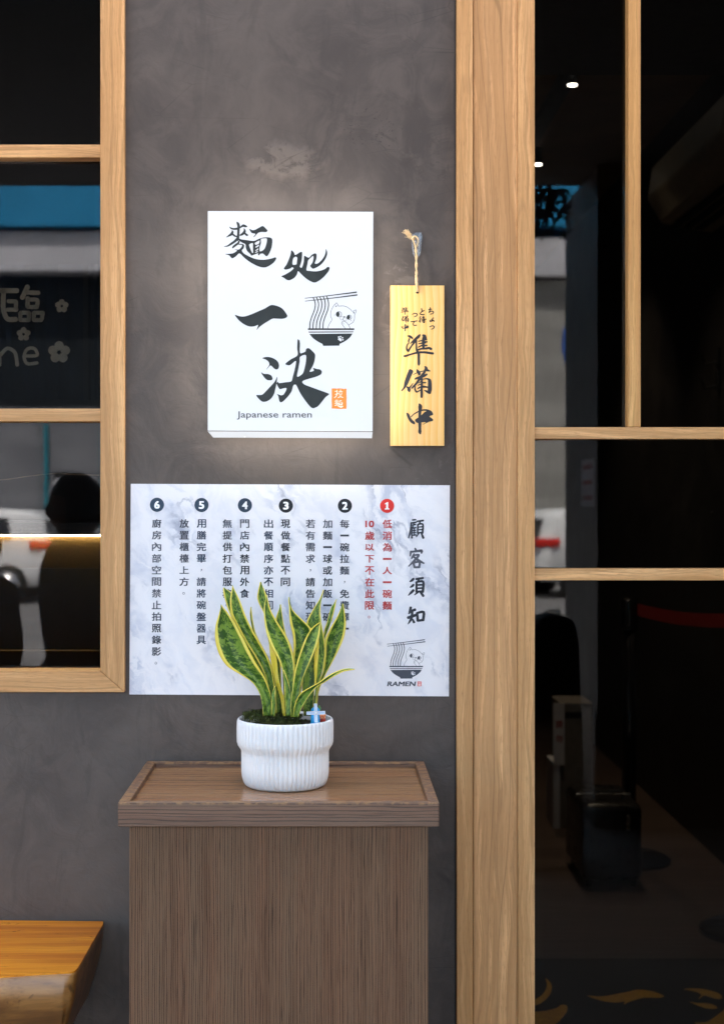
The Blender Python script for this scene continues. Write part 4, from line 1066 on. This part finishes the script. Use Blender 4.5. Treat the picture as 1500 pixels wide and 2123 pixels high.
bm = new(); tube(bm, [(c0.x, yw - .0135, c0.z), (c0.x, yw - .0075, c0.z)], .0017, 12); obj('hub', bm, M['wind_white'], wm, True)
orn = thing('flower_bucket_ornament', W(667, 1497, PY - .02), 'tiny red bucket of orange flowers beside the windmill in the pot', 'ornament')
oc = W(667, 1490, PY - .03)
bm = new(); lathe(bm, [(.0052, oc.z - .012), (.0075, oc.z - .001), (.0079, oc.z), (.0066, oc.z - .0006)], (oc.x, PY - .03), 20); obj('bucket', bm, M['orn_red'], orn, True)
bm = new()
for k in range(16): ball(bm, Vector((oc.x + random.uniform(-.006, .006), PY - .03 + random.uniform(-.005, .005), oc.z + .001 + random.uniform(0, .006))), random.uniform(.0014, .0026), u=8, v=6)
obj('flowers', bm, M['orn_orange'], orn, True)
bm = new()
for px, py in ((661.5, 1466), (663, 1469), (660, 1470)): ball(bm, W(px, py, PY - .03), .0024, .7, .5, 1.5, 8, 6)
tube(bm, [W(662, 1470, PY - .03), oc], .0008, 6)
obj('leaves', bm, M['orn_green'], orn, True)

# ================================================================== LIVE-EDGE BENCH
bn = thing('live_edge_bench', (-.95, -.18, 0), 'orange lacquered live edge plank bench against the wall at lower left', 'bench')
zt_b = .628
top = [(-.467, -.012), (-.462, -.03), (-.464, -.15), (-.4655, -.30), (-.470, -.328), (-.49, -.334), (-.55, -.345), (-.62, -.362), (-.68, -.375), (-.76, -.385), (-.90, -.36), (-1.1, -.345), (-1.4, -.38), (-1.75, -.36), (-1.8, -.33), (-1.8, -.012)]
rowsz = [(-.0035, 1.0, 0), (-.006, 1.002, .002), (-.05, 1.0, .006), (-.10, .985, -.004), (-.15, .955, -.02), (-.17, .93, -.035)]
bm = new(); tp = cr([(a, b) for a, b in top], True, 4)
rings = []
for dz, s, out in rowsz:
    ring = []
    for (a, b) in tp:
        nn_ = mnoise.noise(Vector((a * 9, b * 9, dz * 14))) * .006 if dz < -.01 else 0
        x = a + (out * .6 - (abs(dz) * .14)) * (1 if a > -.6 else 0) * (1 if b > -.31 or a > -.48 else .3)
        y = b if b > -.02 else b - out + nn_
        ring.append(Vector((x, y, zt_b + dz)))
    rings.append(ring)
vv = [[bm.verts.new(p) for p in r] for r in rings]
n = len(tp)
topf = new()
ta = [topf.verts.new(p + Vector((0, 0, .0035))) for p in rings[0]]; tb = [topf.verts.new(p + Vector((0, 0, .0003))) for p in rings[0]]
topf.faces.new(ta); topf.faces.new(tb[::-1])
for k in range(len(ta)): topf.faces.new((ta[k], tb[k], tb[(k + 1) % len(ta)], ta[(k + 1) % len(ta)]))
for a, b in zip(vv, vv[1:]):
    for k in range(n): bm.faces.new((a[k], a[(k + 1) % n], b[(k + 1) % n], b[k]))
bm.faces.new(vv[0]); bm.faces.new(vv[-1][::-1])
obj('plank', bm, M['bench_side'], bn, True)
obj('seat_top', topf, M['bench_top'], bn)
for x in (-.72, -1.55):
    bm = new(); box(bm, x - .05, x + .05, -.30, -.05, 0, zt_b - .168, .012); obj('leg', bm, M['bench_side'], bn)

# ================================================================== INSIDE, LEFT WINDOW
def noren_panel(name, p0, p1, y, label):
    bm = new(); nxx = 24; za = W(0, 548, y).z; zb_ = W(0, 829, y).z
    f, b = [], []
    for k in range(nxx + 1):
        x = W(p0 + (p1 - p0) * k / nxx, 0, y).x; dy = .006 * math.sin(k * 1.1)
        f.append((bm.verts.new((x, y + dy, za)), bm.verts.new((x, y + dy * 2, zb_)))); b.append((bm.verts.new((x, y + dy + .002, za)), bm.verts.new((x, y + dy * 2 + .002, zb_))))
    for k in range(nxx):
        bm.faces.new((f[k][0], f[k + 1][0], f[k + 1][1], f[k][1])); bm.faces.new((b[k][0], b[k][1], b[k + 1][1], b[k + 1][0]))
        bm.faces.new((f[k][0], b[k][0], b[k + 1][0], f[k + 1][0])); bm.faces.new((f[k][1], f[k + 1][1], b[k + 1][1], b[k][1]))
    bm.faces.new((f[0][0], f[0][1], b[0][1], b[0][0])); bm.faces.new((f[-1][0], b[-1][0], b[-1][1], f[-1][1]))
    return bm
YN = .36
nr = thing('noren_curtain', W(60, 548, YN), 'navy door curtain with cream writing and flowers behind the left window', 'curtain')
obj('cloth', noren_panel('cloth', -420, 171, YN, ''), M['noren'], nr)
i = Ink(); fz = zmap(0, 60, 2.6556, YN - .016)
WD = 27
for st in ([(-10,1440,WD),(95,1440,WD)], [(20,1440,WD),(18,1540,WD),(40,1595,WD),(88,1598,WD)], [(45,1498,22),(88,1500,22)], [(88,1500,22),(88,1540,22)], [(40,1545,22),(92,1545,22)],
           [(152,1418,WD),(122,1480,WD)], [(148,1450,24),(212,1452,24)], [(152,1480,24),(152,1528,24)], [(152,1490,22),(205,1492,22),(203,1528,22)], [(152,1530,22),(205,1530,22)],
           [(112,1562,22),(160,1562,22)], [(112,1562,22),(112,1602,22)], [(160,1562,22),(158,1600,22)], [(112,1602,22),(160,1602,22)],
           [(186,1562,22),(236,1562,22)], [(186,1562,22),(186,1602,22)], [(236,1562,22),(230,1596,22)], [(186,1602,22),(228,1602,22)],
           ):
    i.stroke(st, fz, 5)
i.done('writing', M['cream'], nr)
i = Ink()
for k, ch in enumerate("歡迎光"): put_text(i, ch, -310 + k * 95, 632, 82, 72, YN - .016, fat=5)
i.done('writing', M['cream'], nr)
i = Ink()
for st in ([(-60,1755,20),(-58,1855,20)], [(-58,1790,20),(-25,1760,20),(-5,1790,20),(-2,1850,20)], [(-2,1800,20),(40,1758,20),(82,1780,20),(95,1850,20)],
           [(135,1800,18),(205,1796,18),(190,1760,18),(150,1762,18),(132,1805,18),(150,1842,18),(205,1838,18)]):
    i.stroke(st, fz, 5)
def flower(ii, x, y, r):
    for k in range(5):
        a = 2 * math.pi * k / 5 - 1.57
        fz_ = zmap(0, 60, 2.6556, YN - .016 - .0002 * k)
        px, py = x + r * .58 * math.cos(a), y + r * .58 * math.sin(a)
        ii.disc(px, py, r * .42, fz_, 16)
    ii.ring(x, y, r * .45, r * .34, zmap(0, 60, 2.6556, YN - .0175))
for x, y, r in ((340, 1525, 38), (130, 1680, 39), (325, 1780, 62), (-250, 1640, 45)):
    j = Ink(); flower(j, x, y, r); j.done('flower', M['cream'], nr)
put_text(i, "Welco", -180, 735, 270, 62, YN - .016, fat=4)
i.done('greeting', M['cream'], nr)
n2_ = thing('side_noren', W(195, 548, YN + .05), 'plain dark curtain panel hanging right of the printed curtain', 'curtain')
obj('cloth', noren_panel('cloth', 183, 300, YN + .05, ''), M['noren'], n2_)
# counter with warm LED strip
ct = thing('service_counter', W(60, 1200, .5), 'dark counter with a glowing warm strip under its shelf behind left window', 'counter')
yk = .34
zs = W(0, 1111, yk).z
bm = new(); box(bm, -1.9, -.36, yk, yk + .35, zs + .004, zs + .03); obj('shelf', bm, M['black'], ct)
bm = new(); box(bm, -1.9, -.36, yk + .004, yk + .012, zs - .0005, zs + .0015); obj('light_strip', bm, M['led'], ct)
bm = new(); box(bm, -1.9, -.36, yk + .0122, yk + .04, zs - .075, zs - .0005); obj('lit_panel', bm, M['gold_panel'], ct)
bm = new(); box(bm, -1.9, -.36, yk + .0122, yk + .04, 0.9, zs - .0755); obj('front_panel', bm, M['black'], ct)  # black below the gold imitates the strip's glow dying away
zl2 = W(0, 1348, yk).z
bm = new(); box(bm, -1.9, -.36, yk - .02, yk + .021, zl2 - .006, zl2); obj('lower_ledge', bm, M['gold_panel'], ct)
# shop back wall screen behind the window
bm = new(); box(bm, -2.9, -.3, 1.3, 1.36, 0.0, 3.28); struct('interior_partition', bm, M['dark_wall'])
cd = thing('thin_cable', W(100, 985, .2), 'thin pale cable sagging across the lower pane of left window', 'cable')
bm = new(); tube(bm, cordpath([W(-60, 1000, .2), W(20, 993, .2), W(60, 987, .2), W(110, 982, .2), W(165, 984, .2), W(260, 986, .2)], 24), .0007, 6); obj('wire', bm, M['jute'], cd)

# ================================================================== INSIDE, GLASS DOOR
def spot(px, py, zv):
    y = zv - 3; p = W(px, py, y)
    t = thing('ceiling_spotlight', (p.x, y, 3.3), 'black cylinder ceiling spotlight nearer the track end, lit', 'spotlight', 'lit ceiling spotlights')
    k = zv / 3000
    bm = new(); lathe(bm, [(10.5 * k, p.z), (10.5 * k, p.z + 48 * k)], (p.x, y), 24); tube(bm, [(p.x, y, p.z + 48 * k), (p.x, y, 3.3)], .008, 8)
    obj('housing', bm, M['black'], t, True)
    ld = bpy.data.lights.new('spot_beam', 'SPOT'); ld.energy = 8; ld.spot_size = R(84); ld.spot_blend = .6; ld.color = (1, .82, .6); ld.shadow_soft_size = .03
    lo = bpy.data.objects.new('spot_beam', ld); COL.objects.link(lo); lo.parent = t; lo.location = (0, 0, p.z - .006 - 3.3)
    bm = new(); lathe(bm, [(9.6 * k, p.z - .002), (9.6 * k, p.z - .0005)], (p.x, y), 24); obj('bulb', bm, M['lamp'], t)
    return t
s1 = spot(1186, 175, 5.85)
s2 = copy_tree(s1)
p = W(1115, 340, 4.4); s2.location = (p.x, 4.4, 3.3 + p.z - W(1186, 175, 2.85).z)
s2.location.z = s1.location.z + (p.z - W(1186, 175, 2.85).z)
s1['label'] = 'lit black cylinder spotlight high under the ceiling, inside the door'
s2['label'] = 'lit black cylinder spotlight further inside, half hidden by the door stile'
bm = new(); box(bm, 1.0 - .03, 1.0 + .03, 1.2, 4.6, 3.25, 3.3)
tr_ = tag(obj('ceiling_track', bm, M['black']), 'black lighting track along the ceiling inside the door', 'light track')
# air conditioner on the right inner wall
ac = thing('air_conditioner', (1.45, 2.8, 2.65), 'cream wall air conditioner high in the dark room behind the door', 'air conditioner')
bm = new(); pr = [(1.62, 2.95), (1.44, 2.95), (1.36, 2.90), (1.34, 2.76), (1.40, 2.66), (1.62, 2.62)]
a = [bm.verts.new((x, 1.95, z)) for x, z in pr]; b = [bm.verts.new((x, 3.1, z)) for x, z in pr]
fs_ = [bm.faces.new(a), bm.faces.new(b[::-1])] + [bm.faces.new((a[k], b[k], b[(k + 1) % 6], a[(k + 1) % 6])) for k in range(6)]
bmesh.ops.bevel(bm, geom=list({e for f in fs_ for e in f.edges}), offset=.015, segments=3, profile=.5, affect='EDGES')
obj('case', bm, M['ac_white'], ac)
for q in range(3):
    bm = new(); z = 2.648 - q * .004; x = 1.43 + q * .05
    box(bm, x, x + .036, 2.0, 3.05, z - .012, z - .004, .002); obj('louvre', bm, M['black'], ac)
# belt barrier
def stanchion(px, zv, ztop, label):
    y = zv - 3; x = (px - 681) / 3000 * zv
    t = thing('barrier_post', (x, y, 0), label, 'barrier post', 'belt barrier posts')
    bm = new(); lathe(bm, [(.17, .001), (.17, .014), (.15, .024), (.05, .034), (.03, .05)], (x, y), 40); obj('base', bm, M['black_gloss'], t, True)
    bm = new(); lathe(bm, [(.029, .04), (.029, ztop - .07)], (x, y), 24); obj('pole', bm, M['black_gloss'], t, True)
    bm = new(); lathe(bm, [(.033, ztop - .07), (.036, ztop - .06), (.036, ztop + .05), (.030, ztop + .06)], (x, y), 24); obj('belt_cassette', bm, M['black_gloss'], t, True)
    return x, y
xa, ya = stanchion(1303, 6.0, 1.03, 'glossy black belt barrier post beside the suitcase, farther in')
xb, yb_ = stanchion(1552, 5.0, 1.07, 'black belt barrier post with round base at the right edge')
bm = new(); pts = []
for k in range(17):
    t = k / 16; sag = -.02 * 4 * t * (1 - t)
    pts.append((xa + .03 + (xb - xa - .03) * t, ya + (yb_ - ya) * t, 1.045 + (1.085 - 1.045) * t + sag))
vs = [[bm.verts.new((x, y + o, z + h)) for (o, h) in ((0, .024), (0, -.026), (.002, -.026), (.002, .024))] for x, y, z in pts]
for a, b in zip(vs, vs[1:]):
    for k in range(4): bm.faces.new((a[k], b[k], b[(k + 1) % 4], a[(k + 1) % 4]))
bm.faces.new(vs[0]); bm.faces.new(vs[-1][::-1])
tag(obj('barrier_belt', bm, M['belt']), 'dark red retractable belt strung between the barrier posts', 'barrier belt')
# grey box stand with paper notice
zv = 6.6; yk2 = zv - 3
def IW(px, py, zv): return Vector(((px - 681) / 3000 * zv, zv - 3, 1.5 + (1035 - py) / 3000 * zv))
st = thing('umbrella_stand', (IW(1195, 1690, zv).x, yk2, 0), 'tall grey box stand with a hand hole and a white notice', 'box stand')
xl, xr = IW(1160, 0, zv).x, IW(1228, 0, zv).x; zt2 = IW(0, 1458, zv).z
bm = new(); box(bm, xl, xr, yk2, yk2 + .25, .0, zt2, .004); obj('case', bm, M['shellbox'], st)
bm = new(); zc = IW(0, 1482, zv).z; box(bm, xl + .02, xr - .05, yk2 - .002, yk2 + .0, zc - .016, zc + .012, 0); obj('hand_hole', bm, M['black'], st)
bm = new(); box(bm, IW(1145, 0, zv).x, IW(1168, 0, zv).x, yk2 - .02, yk2 - .016, IW(0, 1585, zv).z, IW(0, 1457, zv).z); nt_ = obj('notice', bm, M['paper'], st)
for yy, s_ in ((1500, "請"), (1530, "勿")):
    i = Ink(); put_text(i, s_, 1157, yy, 14, 15, 0, fat=1.2, fn=lambda a, b: IW(a, b, zv) + Vector((0, -.0205, 0))); i.done('notice_print', M['paper_ink'], nt_)
bm = new(); box(bm, IW(1146, 0, zv).x, IW(1159, 0, zv).x, yk2 - .012, yk2 + .2, 0.0, IW(0, 1583, zv).z); obj('side_panel', bm, M['paper'], st)
# suitcase
zv = 5.55; sy = zv - 3
su = thing('suitcase', (IW(1270, 1840, zv).x, sy, 0), 'low black hard shell suitcase standing on the plank floor inside', 'suitcase')
xl, xr = IW(1208, 0, zv).x, IW(1332, 0, zv).x
bm = new(); box(bm, xl, xr, sy, sy + .42, .03, IW(0, 1668, zv).z, .03, 4); obj('shell', bm, M['suitcase'], su, True)
bm = new(); box(bm, xl + .004, xr - .004, sy + .2, sy + .212, .028, IW(0, 1668, zv).z + .002, .004); obj('zip_band', bm, M['chrome'], su)
bm = new(); p = IW(1301, 1705, zv); box(bm, p.x - .008, p.x + .008, sy - .012, sy + .002, p.z - .03, p.z + .03, .004); obj('latch', bm, M['chrome'], su)
bm = new(); zc = IW(0, 1668, zv).z; tube(bm, [(xl + .06, sy + .1, zc - .01), (xl + .06, sy + .1, zc + .03), (xr - .06, sy + .1, zc + .03), (xr - .06, sy + .1, zc - .01)], .008, 8); obj('handle', bm, M['black'], su)
for x in (xl + .03, xr - .03):
    for y in (sy + .05, sy + .37):
        bm = new(); tube(bm, [(x - .01, y, .025), (x + .01, y, .025)], .025, 14); obj('wheel', bm, M['rubber'], su, True)
# door mat with gold brush characters
mt = thing('entrance_mat', (1.1, .9, 0), 'charcoal entrance mat with gold brush calligraphy on the shop floor', 'mat')
bm = new(); box(bm, .05, 2.3, .2, 1.70, .0005, .008, .003); obj('pile', bm, M['mat'], mt)
def matfn(g, cx, cy, wd, hgt):
    tf = sub_tf(g, cx, cy, wd, hgt)
    def f(x, yy):
        px, py = tf(g['o'][0] + x / g['s'], g['o'][1] + yy / g['s'])
        return Vector((px, py, .0095))
    return f
for g, cx, cy, w_, h_ in ((MIAN, .08, 1.25, .30, -.40), (CHU, .53, 1.28, .34, -.44), (YI, .89, 1.33, .23, -.13), (JUE, 1.26, 1.28, .44, -.52)):
    i = Ink(); tf = sub_tf(g, cx, cy, w_, h_)
    fn = lambda x, yy, g=g, tf=tf: Vector((*tf(g['o'][0] + x / g['s'], g['o'][1] + yy / g['s']), .0095))
    for p_ in g['polys']: i.fill([cr(l, True, 3) for l in p_], fn)
    for s_ in g['strokes']: i.stroke(s_, fn, 3)
    i.done('calligraphy', M['gold'], mt)
# small coat hooks and a framed notice on the dark inner wall
for px, py in ((1455, 740), (1371, 790)):
    p = IW(px, py, 6.0)
    hk_ = thing('coat_hook', p, 'small black coat hook on the dark inner wall, ' + ('upper right one' if px > 1400 else 'lower left one'), 'coat hook', 'coat hooks on the inner wall')
    bm = new(); box(bm, 1.605, 1.62, p.y - .02, p.y + .02, p.z - .04, p.z + .04, .003); obj('plate', bm, M['black'], hk_)
    bm = new(); tube(bm, [(1.61, p.y, p.z - .02), (1.56, p.y, p.z - .03), (1.545, p.y, p.z + .01)], .006, 8); obj('prong', bm, M['black'], hk_)

# ================================================================== STREET (seen mirrored in the glass)
# opposite building
ob = thing('opposite_building', (0, -29, 0), 'grey stone building across the street with a blue fascia, mirrored in the panes', 'building')
D = 27
def zR(py, d=D): return RW(0, py, d).z
def xR(px, d=D): return RW(px, 0, d).x
bm = new(); box(bm, -40, -1.0, -D - 8, -D, 0, zR(845)); obj('shopfront_wall', bm, M['facade'], ob)
bm = new(); box(bm, -40, -1.0, -D - 8, -D - .6, zR(845), zR(562)); obj('dark_opening', bm, M['shutter'], ob)
bm = new(); box(bm, -40, -1.0, -D - 8, -D + .1, zR(562), zR(482)); obj('panel_band', bm, M['panel_light'], ob)
bm = new(); box(bm, -1.0, 40, -D - 8, -D, 0, zR(580)); obj('concrete_wall', bm, M['concrete'], ob)
bm = new(); box(bm, -1.0, 40, -D - 8, -D + .35, zR(576), zR(500)); obj('panel_band', bm, M['panel_light'], ob)
bm = new(); box(bm, -40, 40, -D - 8, -D + .3, zR(475) + .02, 10.5); obj('fascia', bm, M['fascia'], ob)
for px in (97, -60, -220, 214):
    bm = new(); x = xR(px); box(bm, x - .04, x + .04, -D + .02, -D + .12, 0, zR(880)); obj('teal_post', bm, M['teal'], ob)
# paper notice on the shopfront
pn = thing('wall_notice', RW(128, 1000, D - .1), 'pale notice with a dark header on the opposite shopfront', 'notice')
bm = new(); a, b = RW(112, 1027, D - .04), RW(146, 978, D - .04); box(bm, a.x, b.x, -D + .005, -D + .02, a.z, b.z); obj('sheet', bm, M['paper'], pn)
a, b = RW(112, 992, D - .04), RW(146, 978, D - .04); bm = new(); box(bm, a.x, b.x, -D + .022, -D + .03, a.z, b.z); obj('header', bm, M['black'], pn)

# arcade pillar: its left side catches the street light, its front stays dark
pxx = (1238 - 681) / 3000 * 6.6; pyf = -(6.6 - 2 * GY - 3); pyb = -((pxx * 3000 / (1171.5 - 681)) - 2 * GY - 3)
pl = thing('arcade_pillar', (pxx, pyf, 0), 'charcoal arcade pillar carrying a small paper notice on its side', 'pillar')
bm = new(); box(bm, pxx, 4.6, pyb, pyf, 0, 3.03); obj('shaft', bm, M['pillar'], pl)
bm = new(); box(bm, pxx - .012, 4.61, pyb - .012, pyf + .012, 0, .52); obj('dark_base', bm, M['black'], pl)  # black casing added low on the shaft, standing in for shade at its foot
def PWv(px, py):                       # a place on the pillar's side face
    zv = pxx * 3000 / (px - 681); return -(zv - 2 * GY - 3), 1.5 + (1035 - py) / 3000 * zv
y0, z0 = PWv(1205.5, 1050); y1, z1 = PWv(1233, 950)
bm = new(); box(bm, pxx - .003, pxx - .0005, y0, y1, z0, z1); pnn = obj('notice', bm, M['paper'], pl)
for k in range(3):
    bm = new()
    box(bm, pxx - .0045, pxx - .0035, y0 + .05, y1 - .05, z1 - .025 - k * .073 - .022, z1 - .025 - k * .073)
    obj('notice_print', bm, M['paper_ink'], pnn)

# round blue street sign, its edge peeping out behind the pillar
d2 = 9.0; p = RW(1163 + 104, 713, d2)
sp = thing('round_street_sign', (p.x, -d2, 0), 'round blue street sign on a steel post at the kerb', 'street sign')
k = (3.06 + d2) / 3000
bm = new(); tube(bm, [(p.x, -d2, p.z), (p.x, -d2 + .02, p.z)], 104 * k, 40); obj('disc', bm, M['blue_sign'], sp)
bm = new(); tube(bm, [(p.x, -d2 - .04, -.15), (p.x, -d2 - .04, p.z + .3)], .03, 12); obj('post', bm, M['chrome'], sp)
# hanging planter fronds under the arcade edge (dark against the blue fascia)
hp = thing('hanging_plant', RW(1140, 420, 3.7), 'dark trailing plant hanging from the arcade edge, mirrored in the door', 'plant')
bm = new()
for k in range(26):
    x = random.uniform(1095, 1180); y0 = 392
    q = [RW(x, y0, 3.7), RW(x + random.gauss(0, 14), y0 + random.uniform(20, 45), 3.7 + random.gauss(0, .03)), RW(x + random.gauss(0, 22), y0 + random.uniform(45, 110), 3.7 + random.gauss(0, .05))]
    tube(bm, cordpath(q, 10), .005, 5)
obj('stems', bm, M['black'], hp)
bm = new()
for k in range(90):
    p = RW(random.uniform(1090, 1180), 390 + 100 * random.random() ** 1.6, 3.7 + random.gauss(0, .05))
    d_ = Vector((random.gauss(0, 1), random.gauss(0, .4), random.gauss(-.3, .6))).normalized() * .035; s_ = Vector((d_.z, 0, -d_.x)).normalized() * .012
    vs = [bm.verts.new(v_) for v_ in (p, p + d_ * .5 + s_, p + d_, p + d_ * .5 - s_)]; bm.faces.new(vs)
obj('leaves', bm, M['moss'], hp)

# cars
def make_car():
    t = thing('parked_car', (0, 0, 0), 'white hatchback car', 'car', 'white cars on the street')
    # side profile, rear at x=0, length along +x, z from road
    body = [(0.02, .42), (.0, .62), (.03, .86), (.10, .98), (.22, 1.36), (.42, 1.46), (1.2, 1.50), (2.0, 1.46), (2.75, 1.02), (3.6, .90), (4.05, .74), (4.12, .52), (4.08, .30), (3.7, .26), (.5, .26), (.08, .30)]
    bm = new(); pr = cr([(a, b) for a, b in body], True, 3)
    rings = []
    for yy, s in ((-.84, .94), (-.80, .985), (-.5, 1), (.5, 1), (.80, .985), (.84, .94)):
        rings.append([bm.verts.new((2.05 + (x - 2.05) * s, yy * (1 - .16 * max(0, (z - .9) / .6)), .7 + (z - .7) * s)) for x, z in pr])
    n = len(pr)
    for a, b in zip(rings, rings[1:]):
        for k in range(n): bm.faces.new((a[k], a[(k + 1) % n], b[(k + 1) % n], b[k]))
    bm.faces.new(rings[0]); bm.faces.new(rings[-1][::-1])
    obj('body', bm, M['car'], t, True)
    for sgn in (-1, 1):
        for poly in ([(.66, 1.02), (.74, 1.34), (1.30, 1.40), (1.30, 1.02)], [(1.36, 1.02), (1.36, 1.40), (1.95, 1.36), (2.45, 1.02)]):
            bm = new(); prism(bm, poly, 0, .01)
            for v in bm.verts: v.co.y = sgn * (.845 * (1 - .16 * max(0, (v.co.z - .9) / .6)) - .005 + v.co.y * (1 if sgn > 0 else -1) * sgn)
            obj('side_window', bm, M['car_glass'], t)
        bm = new(); box(bm, -.02, .38, min(sgn * .62, sgn * .86), max(sgn * .62, sgn * .86), .86, 1.0, .03); obj('tail_light', bm, M['tail'], t, True)
        bm = new(); box(bm, 3.75, 4.06, min(sgn * .5, sgn * .8), max(sgn * .5, sgn * .8), .66, .80, .03); obj('headlight', bm, M['headlight'], t, True)
        for x in (.72, 3.35):
            bm = new(); tube(bm, [(x, sgn * .70, .31), (x, sgn * .88, .31)], .31, 28); tw = obj('wheel', bm, M['rubber'], t, True)
            bm = new(); tube(bm, [(x, sgn * .86, .31), (x, sgn * .89, .31)], .2, 20); obj('rim', bm, M['chrome'], tw, True)
    bm = new(); prism_x(bm, [(-.62, 1.02), (-.55, 1.32), (.55, 1.32), (.62, 1.02)], -.005, .005)
    for v in bm.verts: v.co.x += .075 + (v.co.z - 1.02) * .38
    obj('rear_window', bm, M['car_glass'], t)
    return t
dc = 20.9
car = make_car(); car['label'] = 'white hatchback with red tail lamp, mirrored in the glass door'
car.location = (RW(1088, 0, dc).x, -dc - .7, -.15); car.rotation_euler = (0, 0, R(-14))
car2 = copy_tree(car); car2['label'] = 'white hatchback passing in the street, mirrored in left window'
car2.location = (RW(140, 0, dc).x, -dc + .4, -.15); car2.rotation_euler = (0, 0, math.pi)

# tall black bag standing under the arcade in front of the pillar
d3 = 2.75; kb = (3 + 2 * GY + d3) / 3000
bx = (1153 - 681) * kb; zt3 = 1.5 + (1035 - 1277) * kb
bg_ = thing('upright_bag', (bx, -d3, 0), 'tall black rounded bag standing under the arcade beside the pillar', 'bag')
bm = new(); w0, w1 = 54 * kb, 45 * kb
prof_ = [(-w0, .0), (-w0 * 1.02, .4), (-w1, zt3 - .09), (-w1 * .9, zt3 - .03), (-w1 * .5, zt3 - .004), (0, zt3), (w1 * .5, zt3 - .004), (w1 * .92, zt3 - .03), (w1 * 1.02, zt3 - .09), (w0 * 1.05, .4), (w0 * 1.08, .0)]
prism(bm, [(bx + p[0], p[1]) for p in prof_], -d3 - .22, -d3, .02); obj('body', bm, M['rubber'], bg_, True)
bm = new(); tube(bm, cordpath([(bx - .03, -d3 - .1, zt3 - .012), (bx - .025, -d3 - .1, zt3 + .012), (bx + .025, -d3 - .1, zt3 + .012), (bx + .03, -d3 - .1, zt3 - .012)], 12), .005, 8); obj('handle', bm, M['black'], bg_, True)
bm = new(); box(bm, bx - w0 * .8, bx + w0 * .8, -d3 + .001, -d3 + .012, .25, .6, .004); obj('pocket', bm, M['black'], bg_)

# two bystanders under the arcade
def person(x, y, h, face, label):
    t = thing('person', (x, y, 0), label, 'person')
    k = h / 1.62; cf, sf = math.cos(face), math.sin(face)
    def P(a, b, c): return (x + k * (a * cf - b * sf), y + k * (a * sf + b * cf), k * c)
    js = {}; vs = []; es = []; rad = []
    def add(nm, p, r, par=None):
        js[nm] = len(vs); vs.append(P(*p)); rad.append(r * k)
        if par is not None: es.append((js[par], js[nm]))
    add('pelvis', (0, 0, .88), .165); add('waist', (0, 0, 1.02), .155, 'pelvis'); add('chest', (0, .01, 1.2), .18, 'waist'); add('collar', (0, 0, 1.33), .12, 'chest'); add('neck', (0, 0, 1.42), .08, 'collar')
    for s, nm in ((-1, 'l'), (1, 'r')):
        add(nm + 'sh', (s * .175, 0, 1.29), .085, 'collar'); add(nm + 'el', (s * .25, .0, 1.04), .06, nm + 'sh'); add(nm + 'wr', (s * .23, .09, .86), .034, nm + 'el')
        add(nm + 'hip', (s * .085, 0, .80), .10, 'pelvis'); add(nm + 'kn', (s * .095, .01, .46), .066, nm + 'hip'); add(nm + 'an', (s * .10, 0, .09), .046, nm + 'kn'); add(nm + 'toe', (s * .105, .15, .04), .036, nm + 'an')
    def skin(name, vs, es, rad, root, mat):
        me = bpy.data.meshes.new(name); me.from_pydata(vs, es, []); me.update()
        o = link_mesh(name, me, mat, t)
        o.modifiers.new('skin', 'SKIN'); 
        if not me.skin_vertices: me.attributes
        for k_, sv in enumerate(me.skin_vertices[0].data): sv.radius = (rad[k_], rad[k_]); sv.use_root = (k_ == root)
        sm = o.modifiers.new('smooth', 'SUBSURF'); sm.levels = 2; sm.render_levels = 2
        return o
    skin('body', vs, es, rad, 0, M['cloth_black'])
    bm = new(); c = P(0, .02, 1.50)
    ball(bm, Vector((0, 0, 0)), .1 * k, .80, .98, 1.18, 24, 18)
    for v in bm.verts:
        if v.co.y > .05 * k and v.co.z < -.02 * k: v.co.x *= .82
        if v.co.y > .085 * k and abs(v.co.x) < .02 * k and -.04 * k < v.co.z < .015 * k: v.co.y += .016 * k
    for s in (-1, 1): ball(bm, Vector((s * .082 * k, -.005 * k, -.005 * k)), .026 * k, .4, .8, 1.2, 8, 6)
    bm.transform(Matrix.Translation(c) @ Matrix.Rotation(face, 4, 'Z')); hd = obj('head', bm, M['skin'], t, True)
    bm = new(); ball(bm, Vector((0, -.018 * k, .012 * k)), .116 * k, .92, 1.0, 1.18, 40, 28)
    for v in bm.verts:
        if v.co.y > .03 * k and v.co.z < .045 * k: v.co.y = .03 * k + (v.co.y - .03 * k) * .1
        v.co += Vector(v.co).normalized() * mnoise.noise(v.co * 45) * .003
    bm.transform(Matrix.Translation(c) @ Matrix.Rotation(face, 4, 'Z')); obj('hair', bm, M['hair'], hd, True)
    for s in (-1, 1):
        hv = [P(s * .23, .09, .865), P(s * .232, .115, .80)]; he = [(0, 1)]; hr = [.026 * k, .03 * k]
        for f, (ln, off) in enumerate(((.075, -.026), (.085, -.009), (.08, .009), (.065, .025))):
            i0 = len(hv); hv += [P(s * .232, .118 + off, .775), P(s * .226, .128 + off, .775 - ln * .55), P(s * .212, .128 + off, .775 - ln)]
            he += [(1, i0), (i0, i0 + 1), (i0 + 1, i0 + 2)]; hr += [.0095 * k, .0085 * k, .0075 * k]
        i0 = len(hv); hv += [P(s * .222, .15, .80), P(s * .21, .165, .765)]; he += [(1, i0), (i0, i0 + 1)]; hr += [.010 * k, .0085 * k]
        skin('hand', hv, he, hr, 0, M['skin'])
    return t
pa = RW(160, 1035, 2.74)
person(pa.x, -2.74, 1.58, R(75), 'person with short dark hair in black clothes, mirrored in left window')
pb = RW(-50, 1035, 2.5)
person(pb.x, -2.5, 1.42, R(40), 'shorter person in dark clothes at the left edge of the mirrored scene')
